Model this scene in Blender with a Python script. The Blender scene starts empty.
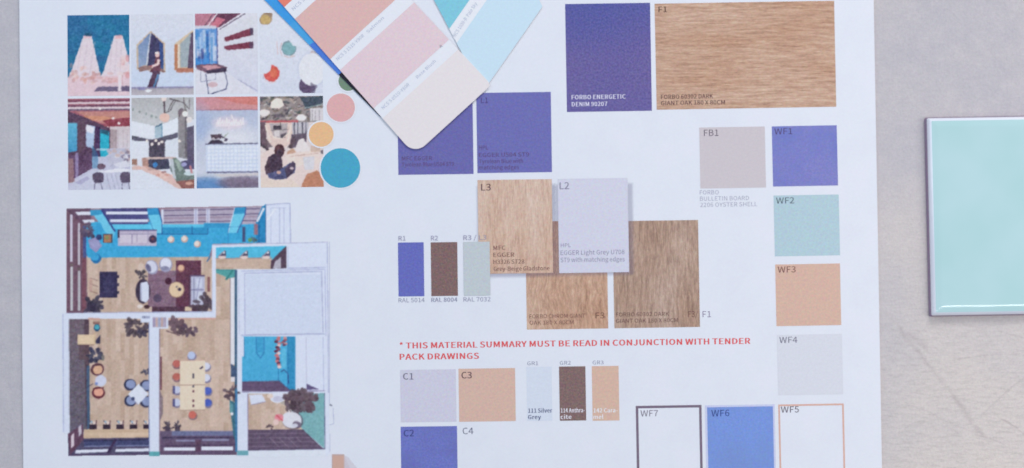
import bpy, math, random
import numpy as np
from mathutils import Vector, Matrix
random.seed(7); rng = np.random.default_rng(7)
scene = bpy.context.scene
# ------------------------------------------------------------------ camera
W, H = 1024, 468
F_PX = 50.0 / 36.0 * W
DIST = 0.696                                   # metres from the board
PX = DIST / F_PX                               # metres per photo pixel, about 0.49 mm
cam_d = bpy.data.cameras.new("camera"); cam = bpy.data.objects.new("camera", cam_d)
scene.collection.objects.link(cam); scene.camera = cam
cam_d.lens = 50; cam_d.sensor_width = 36; cam_d.clip_start = 0.02; cam_d.clip_end = 50
tilt, roll = math.radians(1.4), math.radians(0.75)
back = Vector((0, -math.sin(tilt), math.cos(tilt)))
up0 = Vector((0, math.cos(tilt), math.sin(tilt)))
right0 = Vector((1, 0, 0))
up = up0 * math.cos(roll) + right0 * math.sin(roll)
right = right0 * math.cos(roll) - up0 * math.sin(roll)
C0 = back * DIST
cam.matrix_world = Matrix(((right.x, up.x, back.x, C0.x), (right.y, up.y, back.y, C0.y), (right.z, up.z, back.z, C0.z), (0, 0, 0, 1)))
cam_d.dof.use_dof = True; cam_d.dof.focus_distance = DIST * 0.955; cam_d.dof.aperture_fstop = 4.6
# ------------------------------------------------------------------ light
world = bpy.data.worlds.new("World"); scene.world = world; world.use_nodes = True
bg = world.node_tree.nodes["Background"]
bg.inputs[0].default_value = (0.76, 0.83, 1.0, 1); bg.inputs[1].default_value = 0.47
def area(name, loc, aim, size, size_y, power, color, level=False):
    d = bpy.data.lights.new(name, 'AREA'); d.shape = 'RECTANGLE'; d.size = size; d.size_y = size_y
    d.energy = power; d.color = color
    o = bpy.data.objects.new(name, d); scene.collection.objects.link(o)
    o.location = loc; o.rotation_euler = (Vector(aim) - Vector(loc)).to_track_quat('-Z', 'Y').to_euler()
    if level: o.rotation_euler = (0, 0, 0)                 # strip added for the tile's edge highlight: level, facing straight down
area("key_window_light", (0.55, 1.45, 1.25), (0.05, 0, 0), 0.9, 0.6, 16.3, (0.965, 0.96, 0.99))
area("side_lamp", (1.3, -0.1, 1.0), (0.25, -0.05, 0), 0.5, 0.5, 2.6, (1.0, 0.93, 0.93))
area("added_highlight_strip", (0.52, -0.125, 0.62), (0.27, -0.04, 0), 0.50, 0.030, 0.78, (1.0, 0.98, 0.98), True)
area("cool_side_light", (-1.2, 0.5, 1.2), (-0.1, 0, 0), 0.9, 0.9, 6.4, (0.60, 0.80, 1.0))
scene.view_settings.view_transform = 'Standard'; scene.view_settings.look = 'None'
scene.view_settings.exposure = 0.0; scene.view_settings.gamma = 1.0
# ------------------------------------------------------------------ helpers
def to_plane(x, y, z=0.0):
    d = right * (x - W / 2) / F_PX + up * (H / 2 - y) / F_PX - back
    t = (z - C0.z) / d.z
    return C0 + d * t
def lean_h(x): return math.radians(0.6 + 0.36 * min(max((x - 165) / 580.0, -0.3), 1.1))
def lean_v(x): return math.radians(0.2 + 0.0013 * min(x, 800))
KLIGHT = np.array([0.82, 0.86, 0.99])
def lin1(c):
    c = np.asarray(c, float) / 255.0
    return np.where(c <= 0.04045, c / 12.92, ((c + 0.055) / 1.055) ** 2.4)
def alb(c):                                     # printed ink reflectance seen as 8-bit colour c under the room light
    return np.clip(lin1(c) / KLIGHT, 0.004, 0.93)
PAPER = (218, 224, 241)

def nodes_of(m):
    m.use_nodes = True; nt = m.node_tree; b = nt.nodes["Principled BSDF"]; return nt, b
def mix_node(nt, blend='MIX'):
    n = nt.nodes.new('ShaderNodeMix'); n.data_type = 'RGBA'; n.blend_type = blend; return n
def noise(nt, coord, scale, detail=2.0, rough=0.5, sc=(1, 1, 1), off=(0, 0, 0), rot=0):
    mp = nt.nodes.new('ShaderNodeMapping'); mp.inputs['Scale'].default_value = sc
    mp.inputs['Location'].default_value = off; mp.inputs['Rotation'].default_value = (0, 0, rot)
    nt.links.new(coord, mp.inputs['Vector'])
    n = nt.nodes.new('ShaderNodeTexNoise'); n.inputs['Scale'].default_value = scale
    n.inputs['Detail'].default_value = detail; n.inputs['Roughness'].default_value = rough
    nt.links.new(mp.outputs[0], n.inputs['Vector']); return n
def ramp(nt, fac, stops):
    r = nt.nodes.new('ShaderNodeValToRGB'); e = r.color_ramp.elements
    while len(e) < len(stops): e.new(0.5)
    for k, (p, c) in enumerate(stops):
        e[k].position = p; e[k].color = (*c, 1) if len(c) == 3 else c
    nt.links.new(fac, r.inputs[0]); return r
def finish(nt, b, color_socket, coord, grain=0.05, rough=0.6, spec=0.25, bump=0.0, chroma=0.0):
    """paper tooth: a fine multiplicative mottle plus a small bump"""
    n = noise(nt, coord, 1500, 2.0, 0.7, off=(random.random() * 9, 3, 1))
    n2 = noise(nt, coord, 700, 2.0, 0.6, off=(2, random.random() * 9, 1))
    a = nt.nodes.new('ShaderNodeMath'); a.operation = 'ADD'
    nt.links.new(n.outputs[0], a.inputs[0]); nt.links.new(n2.outputs[0], a.inputs[1])
    mr = nt.nodes.new('ShaderNodeMapRange'); mr.inputs[1].default_value = 0.6; mr.inputs[2].default_value = 1.4
    mr.inputs[3].default_value = 1 - grain; mr.inputs[4].default_value = 1 + grain
    nt.links.new(a.outputs[0], mr.inputs[0])
    if chroma:
        n4 = noise(nt, coord, 900, 2.0, 0.7, off=(random.random() * 9, 5, 1))
        ma = nt.nodes.new('ShaderNodeVectorMath'); ma.operation = 'MULTIPLY_ADD'; ma.inputs[1].default_value = (chroma,) * 3; ma.inputs[2].default_value = (1 - chroma / 2,) * 3
        nt.links.new(n4.outputs[1], ma.inputs[0]); mu = nt.nodes.new('ShaderNodeVectorMath'); mu.operation = 'MULTIPLY'
        nt.links.new(ma.outputs[0], mu.inputs[0]); nt.links.new(color_socket, mu.inputs[1]); color_socket = mu.outputs[0]
    mx = nt.nodes.new('ShaderNodeVectorMath'); mx.operation = 'SCALE'
    nt.links.new(color_socket, mx.inputs[0]); nt.links.new(mr.outputs[0], mx.inputs['Scale'])
    nt.links.new(mx.outputs[0], b.inputs['Base Color'])
    b.inputs['Roughness'].default_value = rough; b.inputs['Specular IOR Level'].default_value = spec
    if bump:
        bp = nt.nodes.new('ShaderNodeBump'); bp.inputs['Strength'].default_value = bump; bp.inputs['Distance'].default_value = 0.0002
        nt.links.new(n2.outputs[0], bp.inputs['Height']); nt.links.new(bp.outputs[0], b.inputs['Normal'])
_flat = {}
def ink(c, shift=(0, 0, 0), grain=0.045, rough=0.6, spec=0.25, blot=0.0):
    """printed colour; shift is the second tone of its fine mottle"""
    key = (c, shift, grain, rough, blot)
    if key in _flat: return _flat[key]
    m = bpy.data.materials.new("printed_ink"); nt, b = nodes_of(m)
    tc = nt.nodes.new('ShaderNodeTexCoord').outputs['Object']
    c1 = tuple(alb(c)); c2 = tuple(alb(tuple(np.clip(np.array(c) + np.array(shift), 0, 255))))
    o = random.random() * 5
    n = noise(nt, tc, 1150, 3.0, 0.75, off=(o, o, 0))
    r = ramp(nt, n.outputs[0], [(0.36, c1), (0.64, c2)])
    out = r.outputs[0]
    if blot:
        n3 = noise(nt, tc, 60, 2.0, 0.5, off=(o, 1, 0))
        c3 = tuple(alb(tuple(np.clip(np.array(c) + blot * np.array((-30, 0, 26)), 0, 255))))
        mx = mix_node(nt); r3 = ramp(nt, n3.outputs[0], [(0.4, (0, 0, 0)), (0.7, (1, 1, 1))])
        nt.links.new(r3.outputs[0], mx.inputs[0]); nt.links.new(out, mx.inputs[6]); mx.inputs[7].default_value = (*c3, 1)
        out = mx.outputs[2]
    finish(nt, b, out, tc, grain, rough, spec, chroma=1.1 * sum(alb(c)) ** -0.6 * 0.45 if max(c) - min(c) > 14 and sum(c) < 640 else 0.10)
    _flat[key] = m; return m
def wood(c_dark, c_mid, c_light, vertical, seed, stretch=9.0, wave=0.0):
    m = bpy.data.materials.new("printed_oak"); nt, b = nodes_of(m)
    tc = nt.nodes.new('ShaderNodeTexCoord').outputs['Object']
    # warp the coordinate a little so the grain wanders
    wn = noise(nt, tc, 22 if wave < 0.5 else 45, 2.0, 0.5, off=(seed, 0, 0))
    sub = nt.nodes.new('ShaderNodeVectorMath'); sub.operation = 'SUBTRACT'; sub.inputs[1].default_value = (0.5, 0.5, 0.5)
    nt.links.new(wn.outputs[1], sub.inputs[0])
    scl = nt.nodes.new('ShaderNodeVectorMath'); scl.operation = 'SCALE'; scl.inputs['Scale'].default_value = 0.0016 + 0.010 * wave ** 2
    nt.links.new(sub.outputs[0], scl.inputs[0])
    add = nt.nodes.new('ShaderNodeVectorMath'); nt.links.new(tc, add.inputs[0]); nt.links.new(scl.outputs[0], add.inputs[1])
    v = add.outputs[0]
    s = (1, 1 / stretch, 1) if vertical else (1 / stretch, 1, 1)
    s2 = (1, 0.25, 1) if vertical else (0.25, 1, 1)
    a = noise(nt, v, 900, 6.0, 0.78, sc=s, off=(seed, seed, 0))
    bb = noise(nt, v, 70, 3.0, 0.55, sc=s2, off=(seed * 2, 0, 0)); bb.inputs['Detail'].default_value = 5.0
    f = noise(nt, v, 1700, 3.0, 0.8, sc=s2, off=(0, seed, 0))
    r = ramp(nt, a.outputs[0], [(0.31 if vertical else 0.25, alb(c_dark)), (0.50, alb(c_mid)), (0.70 if vertical else 0.77, alb(c_light))])
    m1 = mix_node(nt, 'SOFT_LIGHT'); m1.inputs[0].default_value = 0.6
    r2 = ramp(nt, bb.outputs[0], [(0.30, (0.30, 0.27, 0.25)), (0.70, (0.70, 0.72, 0.75))])
    nt.links.new(r.outputs[0], m1.inputs[6]); nt.links.new(r2.outputs[0], m1.inputs[7])
    m2 = mix_node(nt, 'OVERLAY'); m2.inputs[0].default_value = 0.35
    r3 = ramp(nt, f.outputs[0], [(0.35, (0.3, 0.3, 0.3)), (0.65, (0.68, 0.68, 0.68))])
    nt.links.new(m1.outputs[2], m2.inputs[6]); nt.links.new(r3.outputs[0], m2.inputs[7])
    finish(nt, b, m2.outputs[2], tc, 0.03, 0.6, 0.25, chroma=0.30)
    return m
_pic = None
def picture_mat():
    global _pic
    if _pic: return _pic
    m = bpy.data.materials.new("printed_picture_ink"); nt, b = nodes_of(m)
    tc = nt.nodes.new('ShaderNodeTexCoord').outputs['Object']
    at = nt.nodes.new('ShaderNodeAttribute'); at.attribute_name = "ink"
    finish(nt, b, at.outputs['Color'], tc, 0.03, 0.6, 0.25, chroma=0.09); _pic = m; return m

def new_mesh(name, verts, faces, mat, parent=None, smooth=False, label=None):
    """vertices in world space; the object's origin goes to their centre"""
    vs = np.asarray(verts, float); c = vs.mean(axis=0) if len(vs) else np.zeros(3)
    c[2] = vs[:, 2].min() if len(vs) else 0
    me = bpy.data.meshes.new(name); me.from_pydata((vs - c).tolist(), [], [list(f) for f in faces]); me.update()
    mats = mat if isinstance(mat, (list, tuple)) else [mat]
    for mm in mats: me.materials.append(mm)
    if smooth:
        for p in me.polygons: p.use_smooth = True
    o = bpy.data.objects.new(name, me); scene.collection.objects.link(o)
    if parent:
        o.parent = parent; o.location = Vector(c) - abs_loc(parent)
    else: o.location = c
    if label: o["label"] = label
    return o
def abs_loc(o):
    v = Vector(o.location)
    while o.parent: o = o.parent; v += o.location
    return v
def thing(name, loc, label, cat, group=None):
    e = bpy.data.objects.new(name, None); e.empty_display_size = 0.02; scene.collection.objects.link(e); e.location = loc
    e["label"] = label; e["category"] = cat
    if group: e["group"] = group
    return e
SHEET_T = 0.0012                                 # the sheet is mounted on thin card
Z1 = SHEET_T + 0.00004; Z2 = Z1 + 0.00004; Z3 = Z2 + 0.00004; Z4 = Z3 + 0.00004; Z5 = Z4 + 0.00004
def quad_px(x0, y0, x1, y1):
    """corner pixels TL, TR, BR, BL of a printed upright rectangle, with the sheet's slight lean"""
    cx, cy = (x0 + x1) / 2, (y0 + y1) / 2; h, v = math.tan(lean_h(cx)), math.tan(lean_v(cx))
    out = []
    for x, y in ((x0, y0), (x1, y0), (x1, y1), (x0, y1)):
        out.append((x + (y - cy) * v, y - (x - cx) * h))
    return out
def flat_poly(name, pts, z, mat, parent, label=None):
    return new_mesh(name, [tuple(to_plane(x, y, z)) for x, y in pts], [list(range(len(pts)))[::-1]], mat, parent, label=label)
def swatch(name, r, mat, parent, z=Z1, label=None): return flat_poly(name, quad_px(*r), z, mat, parent, label)
def frame_print(name, r, w, mat, parent, z=Z1, label=None):
    a = quad_px(*r); i = quad_px(r[0] + w, r[1] + w, r[2] - w, r[3] - w)
    vs = [tuple(to_plane(x, y, z)) for x, y in a + i]
    return new_mesh(name, vs, [(1, 0, 4, 5), (2, 1, 5, 6), (3, 2, 6, 7), (0, 3, 7, 4)], mat, parent, label=label)
GLYPHS = None
def lettering(lines, mat, parent, z=Z2, bold=0.0, ang=None, name="lettering", label=None):
    """lines: (text, x, y_baseline, cap_height_px, width_px or None); glyph outlines come from the table at the end of the helpers"""
    V, Fc = [], []
    for text, x, y, cap, wid in lines:
        pen, P, Q = 0.0, [], []
        for ch in text:
            if ch == ' ': pen += 58; continue
            adv, vs, fs = GLYPHS[ch]
            for k in range(2 if bold else 1):
                n0 = len(P); P += [(pen + a + k * bold * 1400, b_, k) for a, b_ in vs]; Q += [[n0 + q for q in f] for f in fs]
            pen += adv + 3 + bold * 900
        x0 = min(p[0] for p in P); x1 = max(p[0] for p in P); sy = cap / 200.0; sx = wid / (x1 - x0) if wid else sy
        al = lean_h(x) if ang is None else ang; n0 = len(V); ca, sa = math.cos(al), math.sin(al)
        for a, b_, k in P:
            u, w_ = (a - x0) * sx, b_ * sy
            V.append(tuple(to_plane(x + u * ca - w_ * sa, y - u * sa - w_ * ca, z + k * 8e-6)))
        Fc += [[n0 + q for q in f] for f in Q]
    return new_mesh(name, V, Fc, mat, parent, label=label)
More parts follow.
